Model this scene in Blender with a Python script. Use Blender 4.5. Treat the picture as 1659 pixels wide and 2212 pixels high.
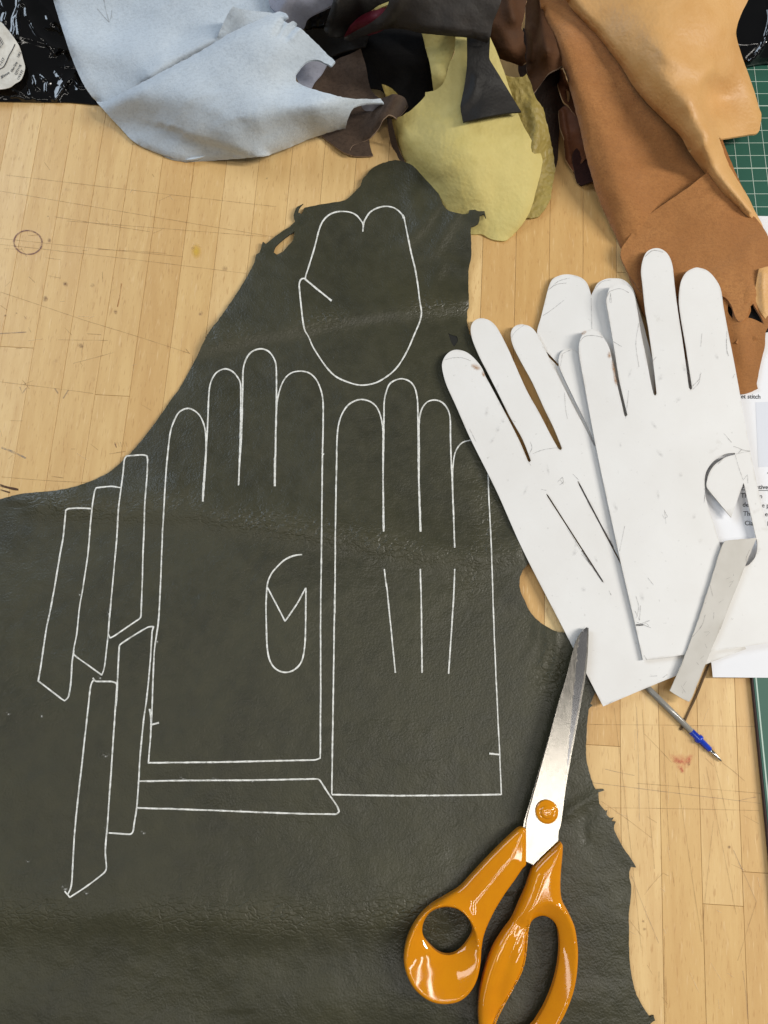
import bpy, math, random
import numpy as np
from mathutils import Vector, Matrix
from mathutils.geometry import delaunay_2d_cdt
from mathutils.bvhtree import BVHTree

for o in list(bpy.data.objects):
    bpy.data.objects.remove(o)
SC = bpy.context.scene
COL = SC.collection
rng = np.random.RandomState(7)
random.seed(7)

# ------------------------------------------------------------------ camera
F, CX, CY, H = 1662.0, 829.5, 1106.0, 0.47      # focal length and centre (plan units), camera height
TH, RHO = math.radians(12.8), math.radians(-2.5)
RM = Matrix.Rotation(TH, 3, 'X') @ Matrix.Rotation(RHO, 3, 'Z')
cam = bpy.data.cameras.new('camera')
cam.sensor_fit = 'VERTICAL'; cam.sensor_height = 24.0
cam.lens = 24.0 * F / 2212.0
cam.clip_start = 0.01; cam.clip_end = 50
co = bpy.data.objects.new('camera', cam); COL.objects.link(co)
co.matrix_world = Matrix.Translation((0, 0, H)) @ RM.to_4x4()
SC.camera = co

# ------------------------------------------------------------------ light
SC.render.engine = 'CYCLES'
w = bpy.data.worlds.new('World'); SC.world = w; w.use_nodes = True
bg = w.node_tree.nodes['Background']
bg.inputs[0].default_value = (0.93, 0.96, 1.0, 1); bg.inputs[1].default_value = 0.11
def area(name, loc, target, sx, sy, power, col):
    l = bpy.data.lights.new(name, 'AREA'); l.shape = 'RECTANGLE'; l.size = sx; l.size_y = sy
    l.energy = power; l.color = col
    o = bpy.data.objects.new(name, l); COL.objects.link(o)
    o.location = loc
    d = Vector(target) - Vector(loc)
    o.rotation_euler = d.to_track_quat('-Z', 'Y').to_euler()
    return o
area('ceiling_tube_right', (1.55, 0.10, 1.30), (0.05, 0.1, 0), 0.15, 0.9, 33, (1.0, 0.955, 0.88))
for k, ty in enumerate((-0.20, -0.36, -0.52)):
    area('ceiling_tube_near', (0.46, ty, 1.75), (0.46, ty, 0), 0.9, 0.035, 2.2, (1.0, 0.955, 0.88))
area('ceiling_tube_left', (-0.95, -0.35, 1.8), (-0.1, 0.0, 0), 0.10, 1.5, 4.0, (1.0, 0.95, 0.87))
area('window', (-1.55, 1.35, 1.4), (-0.1, 0.2, 0), 1.1, 0.9, 24, (0.72, 0.85, 1.0))
SC.view_settings.view_transform = 'Standard'
SC.view_settings.look = 'None'
SC.view_settings.exposure = -0.04
SC.view_settings.gamma = 1.0

# ------------------------------------------------------------------ geometry helpers
RMN = np.array(RM)
def rays(xy):
    xy = np.atleast_2d(np.asarray(xy, float))
    d = np.stack([(xy[:, 0]-CX)/F, -(xy[:, 1]-CY)/F, -np.ones(len(xy))], 1)
    return d @ RMN.T
def P(xy, z):
    """plan point (table drawing units) at height z (m) -> world"""
    d = rays(xy); z = np.broadcast_to(np.asarray(z, float), (len(d),))
    t = (z-H)/d[:, 2]
    r = d*t[:, None]; r[:, 2] += H
    return r
def lattice(n, seed):
    return np.random.RandomState(seed).rand(n, n)
LAT = {s: lattice(64, s) for s in range(24)}
def vnoise(x, y, s=0):
    L = LAT[s % 24]
    xi = np.floor(x).astype(int); yi = np.floor(y).astype(int)
    fx = x-xi; fy = y-yi
    fx = fx*fx*(3-2*fx); fy = fy*fy*(3-2*fy)
    a = L[xi % 64, yi % 64]; b = L[(xi+1) % 64, yi % 64]; c = L[xi % 64, (yi+1) % 64]; d = L[(xi+1) % 64, (yi+1) % 64]
    return (a*(1-fx)+b*fx)*(1-fy)+(c*(1-fx)+d*fx)*fy - 0.5
def fbm(x, y, s=0, o=3):
    r = 0; a = 1
    for i in range(o):
        r = r + a*vnoise(x*2**i+17.3*i, y*2**i+5.1*i, s+i); a *= 0.5
    return r
def smooth(pts, step=6.0, closed=True, ang=50):
    p = np.asarray(pts, float); n = len(p); out = []
    def tang(i):
        if closed: a, b, c = p[i-1], p[i], p[(i+1) % n]
        else:
            a, b, c = p[max(i-1, 0)], p[i], p[min(i+1, n-1)]
        u, v = b-a, c-b
        lu, lv = np.hypot(*u), np.hypot(*v)
        if lu < 1e-6 or lv < 1e-6: return 0.5*(c-a)
        if math.degrees(math.acos(max(-1, min(1, float(u@v)/(lu*lv))))) > ang: return np.zeros(2)
        m = 0.5*(c-a); l = np.hypot(*m); k = min(lu, lv)
        return m*min(1, 1.2*k/max(l, 1e-9))
    T = [tang(i) for i in range(n)]
    for i in range(n if closed else n-1):
        a, b = p[i], p[(i+1) % n]; ta, tb = T[i], T[(i+1) % n]
        k = max(1, int(math.ceil(np.hypot(*(b-a))/step)))
        for j in range(k):
            t = j/k
            h00 = 2*t**3-3*t**2+1; h10 = t**3-2*t**2+t; h01 = -2*t**3+3*t**2; h11 = t**3-t**2
            out.append(h00*a+h10*ta+h01*b+h11*tb)
    if not closed: out.append(p[-1])
    return np.array(out)
def rag(p, amp, seed=0, sc=7.0):
    nx = np.roll(p, -1, 0)-np.roll(p, 1, 0)
    l = np.hypot(nx[:, 0], nx[:, 1])[:, None]+1e-9
    nrm = np.stack([nx[:, 1], -nx[:, 0]], 1)/l
    return p + nrm*(fbm(p[:, 0]/sc, p[:, 1]/sc, seed, 3)*2*amp)[:, None]
def inside(q, poly):
    r = np.zeros(len(q), bool); x, y = q[:, 0], q[:, 1]
    a = poly; b = np.roll(poly, -1, 0)
    for (x1, y1), (x2, y2) in zip(a, b):
        if y1 == y2: continue
        c = ((y1 > y) != (y2 > y)) & (x < (x2-x1)*(y-y1)/(y2-y1)+x1)
        r ^= c
    return r
def dist(q, line, closed=True):
    q = np.asarray(q, float); line = np.asarray(line, float)
    a = line if closed else line[:-1]
    b = np.roll(line, -1, 0) if closed else line[1:]
    best = np.full(len(q), 1e9)
    for p1, p2 in zip(a, b):
        v = p2-p1; L = v@v
        if L < 1e-12: continue
        t = np.clip(((q-p1)@v)/L, 0, 1)
        e = q-(p1+t[:, None]*v)
        best = np.minimum(best, e[:, 0]**2+e[:, 1]**2)
    return np.sqrt(best)
def sdist(q, line):
    """distance to an open line and the side (+1 left of its direction as drawn, in y-down plan)"""
    line = np.asarray(line, float); best = np.full(len(q), 1e18); side = np.ones(len(q))
    for p1, p2 in zip(line[:-1], line[1:]):
        v = p2-p1; L = v@v
        t = np.clip(((q-p1)@v)/L, 0, 1)
        e = q-(p1+t[:, None]*v); d = e[:, 0]**2+e[:, 1]**2
        s = np.sign(v[0]*(q[:, 1]-p1[1])-v[1]*(q[:, 0]-p1[0]))
        m = d < best
        best = np.where(m, d, best); side = np.where(m, s, side)
    return np.sqrt(best), side
def rbf(ctrl):
    c = np.array(ctrl, float); X = c[:, :2]/100; z = c[:, 2]
    def k(a, b): return np.sqrt(((a[:, None]-b[None])**2).sum(2)+0.15)
    A = k(X, X); n = len(X)
    M = np.zeros((n+1, n+1)); M[:n, :n] = A+np.eye(n)*0.01; M[:n, n] = 1; M[n, :n] = 1
    s = np.linalg.solve(M, np.append(z, 0))
    return lambda q: k(q/100, X)@s[:n]+s[n]
def field(ctrl, ridges=(), rolls=(), noise=0.0, nsc=60.0, seed=0, zmin=None, oct=3):
    """height (m) from control heights (mm), ridges (line, mm, width on each side) and rolled edges"""
    base = rbf(ctrl) if len(ctrl) > 2 else (lambda q: np.full(len(q), float(ctrl[0][2])))
    def f(q, d):
        z = base(q)
        for line, h, wl, wr in ridges:
            ln = smooth(line, 12, False)
            dd, sd = sdist(q, ln)
            wd = np.where(sd > 0, wr, wl)
            z = z+h*np.exp(-(dd/wd)**2)
        if noise: z = z+noise*2*fbm(q[:, 0]/nsc, q[:, 1]/nsc, seed, oct)
        for line, R, drop in rolls:
            dd = dist(q, smooth(line, 12, False), False)
            t = 1-np.clip(dd/R, 0, 1)
            z = z-drop*(1-np.sqrt(np.clip(1-t*t, 0, 1)))
        if zmin is not None: z = np.maximum(z, zmin)
        return z/1000.0
    return f
def triangulate(outline, holes=(), step=8.0, jit=0.25, extra=None):
    loops = [outline]+list(holes)
    mn = outline.min(0); mx = outline.max(0)
    ys = np.arange(mn[1], mx[1], step*0.866)
    pts = []
    for i, y in enumerate(ys):
        x = np.arange(mn[0]+(i % 2)*step/2, mx[0], step)
        pts.append(np.stack([x, np.full(len(x), y)], 1))
    q = np.concatenate(pts)
    q = q+(rng.rand(*q.shape)-0.5)*step*jit
    m = inside(q, outline)
    for h in holes: m &= ~inside(q, h)
    q = q[m]
    d = np.min([dist(q, l) for l in loops], 0)
    q = q[d > step*0.5]
    if extra is not None and len(extra): q = np.concatenate([extra, q])
    V = []; E = []
    for l in loops:
        s = len(V); V += [tuple(p) for p in l]
        E += [(s+i, s+(i+1) % len(l)) for i in range(len(l))]
    V += [tuple(p) for p in q]
    r = delaunay_2d_cdt([Vector(v) for v in V], E, [], 0, 1e-4)
    v = np.array([tuple(a) for a in r[0]]); t = np.array([f for f in r[2] if len(f) == 3])
    c = v[t].mean(1); m = inside(c, outline)
    for h in holes: m &= ~inside(c, h)
    t = t[m]
    # keep one winding (y-down plan)
    a, b, cc = v[t[:, 0]], v[t[:, 1]], v[t[:, 2]]
    cr = (b[:, 0]-a[:, 0])*(cc[:, 1]-a[:, 1])-(b[:, 1]-a[:, 1])*(cc[:, 0]-a[:, 0])
    t[cr > 0] = t[cr > 0][:, ::-1]
    used = np.unique(t); mp = -np.ones(len(v), int); mp[used] = np.arange(len(used))
    v = v[used]; t = mp[t]
    # boundary edges
    cnt = {}
    for f in t:
        for i in range(3):
            k = (f[i], f[(i+1) % 3]); cnt[k] = cnt.get(k, 0)+1
    bd = [k for k in cnt if (k[1], k[0]) not in cnt]
    return v, t, bd
def link(name, me, parent=None, mats=()):
    o = bpy.data.objects.new(name, me); COL.objects.link(o)
    for m in mats: me.materials.append(m)
    if parent is not None: o.parent = parent
    return o
def tag(o, label=None, cat=None, group=None, kind=None):
    if label: o['label'] = label
    if cat: o['category'] = cat
    if group: o['group'] = group
    if kind: o['kind'] = kind
    return o
def build(name, top, t, bd, thick, mat, parent=None, edge=None, bottom=None):
    n = len(top)
    bot = top.copy(); bot[:, 2] -= thick
    if bottom is not None: bot = bottom
    V = [top, bot]; faces = [tuple(f) for f in t]+[tuple(f[::-1]+n) for f in t]
    mi = [0]*(2*len(t)); k = 2*n
    bi = sorted({i for e in bd for i in e}); mp = {v: j for j, v in enumerate(bi)}
    V += [top[bi], bot[bi]]; nb = len(bi)
    for a, b in bd:
        faces.append((k+mp[b], k+mp[a], k+nb+mp[a], k+nb+mp[b])); mi.append(1 if edge else 0)
    V = np.concatenate(V)
    me = bpy.data.meshes.new(name); me.from_pydata(V.tolist(), [], faces)
    me.polygons.foreach_set('use_smooth', [True]*len(faces))
    o = link(name, me, parent, [mat]+([edge] if edge else []))
    me.polygons.foreach_set('material_index', mi); me.update()
    return o
def sheet(name, outline, zf, mat, thick=0.001, step=8.0, holes=(), parent=None, sm=True, ragged=0, edge=None, bstep=6.0, seed=0, ang=50):
    o = smooth(outline, bstep, True, ang) if sm else np.array(outline, float)
    if ragged: o = rag(o, ragged, seed)
    hs = [smooth(h, bstep) for h in holes]
    v, t, bd = triangulate(o, hs, step)
    d = np.min([dist(v, l) for l in [o]+hs], 0)
    z = zf(v, d) if callable(zf) else np.full(len(v), zf)
    ob = build(name, P(v, z), t, bd, thick, mat, parent, edge)
    dv = np.minimum(d, 30); bi = sorted({i for e in bd for i in e})
    at = ob.data.attributes.new('rim', 'FLOAT', 'POINT'); at.data.foreach_set('value', np.concatenate([dv, dv, dv[bi], dv[bi]]))
    return ob
ORI = Vector((0, 0, H))
def bvh(*obs):
    V = []; T = []
    for o in obs:
        s = len(V); V += [v.co.copy() for v in o.data.vertices]
        T += [tuple(i+s for i in p.vertices) for p in o.data.polygons]
    return BVHTree.FromPolygons(V, T)
def cast(b, xy, off=0.0002, zdef=0.0):
    out = []; last = zdef
    for p, d in zip(np.atleast_2d(xy), rays(xy)):
        h = b.ray_cast(ORI, Vector(d).normalized())
        if h[0] is None:
            r = P([p], last)[0]; out.append((r[0], r[1], r[2]+off))
        else:
            last = h[0].z; out.append((h[0].x, h[0].y, h[0].z+off))
    return np.array(out)
def ribbon(name, pts, width, surf, mat, parent, off=0.0002, sm=True, step=5.0, wob=0.15, closed=False, ang=50, taper=False):
    p = smooth(pts, step, closed, ang) if sm else np.array(pts, float)
    if closed: p = np.vstack([p, p[:1]])
    d = np.gradient(p, axis=0); l = np.hypot(d[:, 0], d[:, 1])[:, None]+1e-9
    nrm = np.stack([d[:, 1], -d[:, 0]], 1)/l
    s = np.cumsum(np.r_[0, np.hypot(*np.diff(p, axis=0).T)])
    sd = rng.randint(0, 20)
    hw = width/2*(1+wob*2*fbm(s/9.0+sd*3.7, s*0+sd, sd, 2))
    if taper: hw = hw*np.sqrt(np.clip(np.sin(np.linspace(0.12, math.pi-0.12, len(s))), 0, 1))
    p = p+nrm*(fbm(s/28.0, s*0+sd*1.7, sd+3, 2)*wob*width*0.9)[:, None]
    A = cast(surf, p+nrm*hw[:, None], off); B = cast(surf, p-nrm*hw[:, None], off)
    n = len(p); V = np.concatenate([A, B])
    f = [(i, i+1, n+i+1, n+i) for i in range(n-1)]
    # round ends
    me = bpy.data.meshes.new(name); me.from_pydata(V.tolist(), [], f)
    me.polygons.foreach_set('use_smooth', [True]*len(f))
    me.update()
    o = link(name, me, parent, [mat])
    return o
def decal(name, c, rx, ry, rot, surf, mat, parent, off=0.00025, ring=None):
    n, m = 28, 6
    V = []; A = []; q = []
    for j in range(m+1):
        r = j/m if ring is None else ring+(1-ring)*j/m
        for i in range(n):
            a = 2*math.pi*i/n
            x, y = rx*r*math.cos(a), ry*r*math.sin(a)
            q.append((c[0]+x*math.cos(rot)-y*math.sin(rot), c[1]+x*math.sin(rot)+y*math.cos(rot)))
            A.append(1-r if ring is None else 1-abs(2*j/m-1))
    V = cast(surf, np.array(q), off)
    f = [(j*n+i, j*n+(i+1) % n, (j+1)*n+(i+1) % n, (j+1)*n+i) for j in range(m) for i in range(n)]
    me = bpy.data.meshes.new(name); me.from_pydata(V.tolist(), [], f)
    at = me.attributes.new('fade', 'FLOAT', 'POINT'); at.data.foreach_set('value', A)
    return link(name, me, parent, [mat])
def text(name, s, pos, size, rot, surf, mat, parent, off=0.00015, bold=0.0, sx=1.0, bend=0.0):
    c = bpy.data.curves.new('glyphs', 'FONT'); c.body = s; c.size = 1.0; c.offset = bold; c.resolution_u = 3
    o = bpy.data.objects.new('glyphs', c); COL.objects.link(o)
    dg = bpy.context.evaluated_depsgraph_get()
    me0 = o.evaluated_get(dg).to_mesh()
    v = np.array([tuple(a.co)[:2] for a in me0.vertices]); f = [tuple(p.vertices) for p in me0.polygons]
    bpy.data.objects.remove(o)
    x = v[:, 0]*size*sx; y = v[:, 1]*size+bend*x*x
    q = np.stack([pos[0]+x*math.cos(rot)-y*math.sin(-rot)*-1, pos[1]-x*math.sin(rot)-y*math.cos(rot)], 1)
    V = cast(surf, q, off)
    me = bpy.data.meshes.new(name); me.from_pydata(V.tolist(), [], f)
    return link(name, me, parent, [mat])

# ------------------------------------------------------------------ materials
def lin(r, g, b):
    return tuple(((c/255)/12.92 if c/255 <= 0.04045 else ((c/255+0.055)/1.055)**2.4) for c in (r, g, b))+(1,)
class NT:
    def __init__(s, name):
        s.m = bpy.data.materials.new(name); s.m.use_nodes = True
        s.t = s.m.node_tree; s.b = s.t.nodes['Principled BSDF']; s.out = s.t.nodes['Material Output']
    def n(s, typ, **kw):
        a = s.t.nodes.new(typ)
        for k, v in kw.items():
            if k in ('operation', 'blend_type', 'data_type', 'feature', 'attribute_name', 'distance_metric', 'noise_dimensions', 'attribute_type'): setattr(a, k, v)
            else: a.inputs[k].default_value = v
        return a
    def l(s, a, b): s.t.links.new(a, b)
    def coord(s, scale=(1, 1, 1), rnd=False):
        tc = s.n('ShaderNodeTexCoord'); mp = s.n('ShaderNodeMapping'); mp.inputs['Scale'].default_value = scale
        s.l(tc.outputs['Object'], mp.inputs['Vector'])
        if rnd:
            oi = s.n('ShaderNodeObjectInfo'); cm = s.n('ShaderNodeVectorMath', operation='SCALE')
            cm.inputs[0].default_value = (13.0, 29.0, 7.0); s.l(oi.outputs['Random'], cm.inputs['Scale'])
            s.l(cm.outputs[0], mp.inputs['Location'])
        return mp.outputs[0]
    def noise(s, vec, scale, detail=3, rough=0.5, dist=0.0):
        a = s.n('ShaderNodeTexNoise'); a.inputs['Scale'].default_value = scale; a.inputs['Detail'].default_value = detail
        a.inputs['Roughness'].default_value = rough; a.inputs['Distortion'].default_value = dist
        s.l(vec, a.inputs['Vector']); return a.outputs['Fac']
    def ramp(s, fac, stops):
        a = s.n('ShaderNodeValToRGB'); e = a.color_ramp.elements
        while len(e) < len(stops): e.new(0.5)
        for x, (p, c) in zip(e, stops): x.position = p; x.color = c
        s.l(fac, a.inputs[0]); return a.outputs[0]
    def mix(s, fac, a, b, typ='MIX'):
        m = s.n('ShaderNodeMix', data_type='RGBA', blend_type=typ)
        for k, v in ((0, fac), (6, a), (7, b)):
            if isinstance(v, (float, int, tuple)): m.inputs[k].default_value = v
            else: s.l(v, m.inputs[k])
        return m.outputs[2]
    def math(s, op, a, b=0.0):
        m = s.n('ShaderNodeMath', operation=op)
        for k, v in ((0, a), (1, b)):
            if isinstance(v, (float, int)): m.inputs[k].default_value = v
            else: s.l(v, m.inputs[k])
        return m.outputs[0]
    def bump(s, h, strength, distance, prev=None):
        b = s.n('ShaderNodeBump'); b.inputs['Strength'].default_value = strength; b.inputs['Distance'].default_value = distance
        s.l(h, b.inputs['Height'])
        if prev is not None: s.l(prev, b.inputs['Normal'])
        return b.outputs[0]
    def fin(s, col=None, rough=None, normal=None, **kw):
        for k, v in (('Base Color', col), ('Roughness', rough), ('Normal', normal)):
            if v is None: continue
            if isinstance(v, (float, int, tuple)): s.b.inputs[k].default_value = v
            else: s.l(v, s.b.inputs[k])
        for k, v in kw.items(): s.b.inputs[k.replace('_', ' ')].default_value = v
        return s.m
g1 = lambda v: (v, v, v, 1)
def leather(name, col, dark, rough=0.45, grain=520, bump=0.5, mott=0.5, spec=0.5, light=None, msc=18, wr=False):
    n = NT(name); v = n.coord()
    m = n.noise(v, msc, 5, 0.6); m2 = n.noise(v, msc*7, 4, 0.65)
    c = n.mix(n.ramp(m, [(0.3, g1(0)), (0.72, g1(1))]), dark, col)
    c = n.mix(n.math('MULTIPLY', n.ramp(m2, [(0.35, g1(0)), (0.75, g1(1))]), mott), c, light or dark)
    vo = n.n('ShaderNodeTexVoronoi', feature='SMOOTH_F1'); vo.inputs['Scale'].default_value = grain; n.l(v, vo.inputs['Vector'])
    fn = n.noise(v, grain*0.45, 4, 0.6, 0.6)
    h = n.math('ADD', n.math('MULTIPLY', vo.outputs['Distance'], -0.9), fn)
    nb = n.bump(h, bump, 0.0011)
    wv = n.noise(v, 60, 5, 0.65, 0.6)
    nb = n.bump(wv, 0.12, 0.003, nb)
    if wr:
        at = n.n('ShaderNodeAttribute', attribute_name='wrinkle')
        mpw = n.n('ShaderNodeMapping'); mpw.inputs['Scale'].default_value = (0.55, 1, 1); mpw.inputs['Rotation'].default_value = (0, 0, 0.12); n.l(v, mpw.inputs['Vector'])
        dn = n.n('ShaderNodeTexNoise'); dn.inputs['Scale'].default_value = 160; n.l(mpw.outputs[0], dn.inputs['Vector'])
        ofs = n.mix(0.012, mpw.outputs[0], dn.outputs['Color'])
        vw = n.n('ShaderNodeTexVoronoi', feature='DISTANCE_TO_EDGE'); vw.inputs['Scale'].default_value = 230; n.l(ofs, vw.inputs['Vector'])
        ck = n.ramp(vw.outputs['Distance'], [(0.0, g1(0)), (0.16, g1(1))])
        b2 = n.n('ShaderNodeBump'); b2.inputs['Distance'].default_value = 0.0012
        n.l(n.math('MULTIPLY', at.outputs['Fac'], 0.34), b2.inputs['Strength']); n.l(ck, b2.inputs['Height']); n.l(nb, b2.inputs['Normal']); nb = b2.outputs[0]
        c = n.mix(n.math('MULTIPLY', at.outputs['Fac'], 0.5), c, light)
    sh = n.ramp(n.noise(v, 9, 3, 0.6), [(0.3, g1(0)), (0.7, g1(0.16))])
    r = n.math('ADD', n.math('ADD', n.math('MULTIPLY', m2, 0.22), rough-0.16), sh)
    return n.fin(c, r, nb, Specular_IOR_Level=spec)
def suede(name, col, dark, bump=0.35, sheen=0.25, fib=900):
    n = NT(name); v = n.coord()
    a = n.noise(v, 14, 4, 0.6, 0.3); b = n.noise(v, 160, 5, 0.75); c0 = n.noise(v, fib, 2, 0.6)
    c = n.mix(n.ramp(a, [(0.3, g1(0)), (0.7, g1(1))]), dark, col)
    c = n.mix(n.math('MULTIPLY', n.ramp(b, [(0.4, g1(0)), (0.68, g1(1))]), 0.55), c, dark)
    nap = n.noise(n.coord((1, 1.8, 1)), 420, 3, 0.7)
    c = n.mix(n.ramp(nap, [(0.46, g1(0)), (0.64, g1(0.5))]), c, n.mix(0.5, dark, (0, 0, 0, 1)) if dark[0] < 0.2 else n.mix(0.22, dark, (0.05, 0.04, 0.03, 1)))
    nb = n.bump(n.math('ADD', b, n.math('MULTIPLY', c0, 0.5)), bump, 0.0011)
    return n.fin(c, 0.92, nb, Sheen_Weight=sheen, Sheen_Roughness=0.5, Specular_IOR_Level=0.15)
def card(name, col, dark, sc=60):
    n = NT(name); v = n.coord()
    a = n.noise(v, sc*0.3, 4, 0.6); b = n.noise(v, sc*9, 3, 0.6); d = n.noise(v, sc, 4, 0.7)
    c = n.mix(n.ramp(a, [(0.35, g1(0)), (0.7, g1(1))]), col, dark)
    c = n.mix(n.ramp(d, [(0.66, g1(0)), (0.8, g1(0.35))]), c, lin(175, 168, 158))
    at = n.n('ShaderNodeAttribute', attribute_name='rim')
    ed = n.ramp(n.math('DIVIDE', at.outputs['Fac'], 30.0), [(0.0, g1(1)), (0.16, g1(0))])
    en = n.ramp(n.noise(v, 110, 4, 0.7), [(0.42, g1(0)), (0.72, g1(0.45))])
    c = n.mix(n.math('MULTIPLY', ed, en), c, lin(158, 146, 130))
    sp = n.noise(v, 330, 3, 0.6)
    c = n.mix(n.ramp(sp, [(0.68, g1(0)), (0.76, g1(0.3))]), c, lin(150, 146, 140))
    nb = n.bump(n.noise(v, 18, 2, 0.5), 0.08, 0.0015, n.bump(b, 0.12, 0.0004))
    return n.fin(c, 0.62, nb, Specular_IOR_Level=0.3)
def plain(name, col, rough=0.5, var=0.12, sc=60, **kw):
    n = NT(name); v = n.coord(); a = n.noise(v, sc, 4, 0.6)
    k = tuple(x*(1-var) for x in col[:3])+(1,)
    return n.fin(n.mix(a, k, col), rough, None, **kw)
def fade_mat(name, col, strength, sc=260, lo=0.35, hi=0.7):
    n = NT(name); v = n.coord(); a = n.n('ShaderNodeAttribute', attribute_name='fade')
    ns = n.ramp(n.noise(v, sc, 4, 0.7), [(lo, g1(0)), (hi, g1(1))])
    f = n.math('MULTIPLY', n.math('MULTIPLY', a.outputs['Fac'], ns), strength)
    f = n.math('MINIMUM', f, 1.0)
    n.fin(col, 0.7)
    tr = n.n('ShaderNodeBsdfTransparent'); mx = n.n('ShaderNodeMixShader')
    n.l(f, mx.inputs[0]); n.l(tr.outputs[0], mx.inputs[1]); n.l(n.b.outputs[0], mx.inputs[2]); n.l(mx.outputs[0], n.out.inputs[0])
    return n.m
def line_mat(name, col, alpha=0.6, sc=400, lo=0.35, hi=0.6):
    n = NT(name); v = n.coord()
    ns = n.ramp(n.noise(v, sc, 4, 0.7), [(lo, g1(0.25)), (hi, g1(1))])
    f = n.math('MULTIPLY', ns, alpha)
    n.fin(col, 0.7)
    tr = n.n('ShaderNodeBsdfTransparent'); mx = n.n('ShaderNodeMixShader')
    n.l(f, mx.inputs[0]); n.l(tr.outputs[0], mx.inputs[1]); n.l(n.b.outputs[0], mx.inputs[2]); n.l(mx.outputs[0], n.out.inputs[0])
    return n.m
def wood():
    n = NT('beech'); v = n.coord((1, 1, 1), True)
    oi = n.n('ShaderNodeObjectInfo')
    base = n.ramp(oi.outputs['Random'], [(0.0, lin(208, 168, 108)), (0.2, lin(232, 200, 143)), (0.45, lin(217, 180, 119)), (0.65, lin(240, 211, 155)), (0.85, lin(224, 189, 129)), (1.0, lin(204, 162, 102))])
    mp = n.n('ShaderNodeMapping'); mp.inputs['Scale'].default_value = (9, 1, 1); n.l(v, mp.inputs['Vector'])
    g = n.noise(mp.outputs[0], 14, 5, 0.6, 0.5)
    c = n.mix(n.ramp(g, [(0.36, g1(0)), (0.68, g1(1))]), base, n.mix(0.38, base, lin(184, 136, 78)))
    mp2 = n.n('ShaderNodeMapping'); mp2.inputs['Scale'].default_value = (9, 1, 1); n.l(v, mp2.inputs['Vector'])
    fl = n.noise(mp2.outputs[0], 130, 2, 0.5)
    c = n.mix(n.ramp(fl, [(0.61, g1(0)), (0.70, g1(0.45))]), c, lin(170, 122, 72))
    lf = n.noise(mp2.outputs[0], 90, 2, 0.5)
    c = n.mix(n.ramp(lf, [(0.62, g1(0)), (0.74, g1(0.45))]), c, lin(236, 206, 158))
    big = n.noise(n.coord(), 5, 4, 0.6)
    c = n.mix(n.ramp(big, [(0.3, g1(0.0)), (0.7, g1(0.12))]), c, lin(196, 146, 88))
    dirt = n.noise(n.coord((1, 1, 1), True), 55, 5, 0.7)
    c = n.mix(n.ramp(dirt, [(0.66, g1(0)), (0.78, g1(0.3))]), c, lin(140, 100, 66))
    h = n.math('ADD', n.math('MULTIPLY', fl, 0.6), n.math('MULTIPLY', g, 0.4))
    nb = n.bump(h, 0.18, 0.0006)
    r = n.math('ADD', n.math('MULTIPLY', n.noise(v, 40, 3), 0.25), 0.3)
    return n.fin(c, r, nb, Specular_IOR_Level=0.4)
WOOD = wood()
GLUE = plain('glue_joint', lin(142, 101, 60), 0.8)
GREEN = leather('olive_leather', lin(61, 60, 42), lin(45, 45, 33), 0.40, 900, 0.2, 0.4, 0.5, lin(72, 69, 48), 16, True)
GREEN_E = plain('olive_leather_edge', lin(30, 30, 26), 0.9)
BLUE = suede('blue_suede', lin(203, 213, 222), lin(188, 200, 212), 0.4, 0.3)
BLUE_B = suede('blue_suede_back', lin(166, 168, 182), lin(150, 152, 166), 0.15, 0.1)
TAN = leather('tan_leather', lin(213, 167, 106), lin(199, 149, 90), 0.5, 520, 0.22, 0.4, 0.45, lin(218, 176, 122), 12)
TANS = suede('tan_suede', lin(180, 127, 76), lin(154, 103, 58), 0.55, 0.25)
YEL = leather('yellow_leather', lin(205, 190, 122), lin(190, 173, 102), 0.62, 420, 0.28, 0.4, 0.3, lin(212, 198, 134))
YELG = leather('yellow_grain_leather', lin(168, 150, 82), lin(146, 128, 66), 0.5, 330, 0.9, 0.5, 0.4, lin(130, 112, 56))
BLK = leather('black_leather', lin(31, 29, 28), lin(25, 24, 23), 0.6, 600, 0.2, 0.25, 0.3, lin(38, 35, 32))
BLK2 = suede('black_suede', lin(26, 25, 25), lin(20, 19, 20), 0.3, 0.05)
GREYL = leather('charcoal_leather', lin(48, 44, 41), lin(39, 36, 34), 0.55, 600, 0.15, 0.35, 0.35, lin(66, 58, 52))
MAR = leather('maroon_leather', lin(120, 36, 52), lin(98, 26, 42), 0.55, 600, 0.3, 0.3, 0.4)
TAUPE = suede('taupe_leather', lin(88, 73, 62), lin(74, 60, 51), 0.3, 0.15)
TAUPE_E = plain('taupe_edge', lin(150, 128, 110), 0.9)
BRN = leather('brown_leather', lin(88, 58, 36), lin(64, 42, 28), 0.7, 600, 0.2, 0.4, 0.2, lin(98, 66, 42))  # brown made darker to carry the shade of the pile
BRN_E = plain('brown_edge', lin(190, 158, 118), 0.9)
DBR = leather('dark_brown_gap_shade', lin(58, 40, 30), lin(42, 30, 24), 0.5, 600, 0.25, 0.3, 0.4)
RUST = leather('rust_leather', lin(108, 64, 36), lin(80, 46, 28), 0.65, 600, 0.2, 0.4, 0.25)
WINE = suede('wine_suede', lin(56, 32, 28), lin(44, 24, 22), 0.3, 0.1)
CARD = card('white_card', lin(230, 229, 227), lin(224, 222, 219))
CARD_E = plain('card_edge', lin(205, 198, 186), 0.9)
CARD2 = card('grey_card', lin(208, 204, 197), lin(190, 185, 176), 90)
PAPER = plain('paper', lin(232, 233, 237), 0.7, 0.02)
PAPER2 = plain('picture_tint', lin(216, 219, 227), 0.7, 0.02)  # pale blue-grey of the printed picture block
INK = plain('print_ink', lin(38, 38, 42), 0.7)
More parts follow.
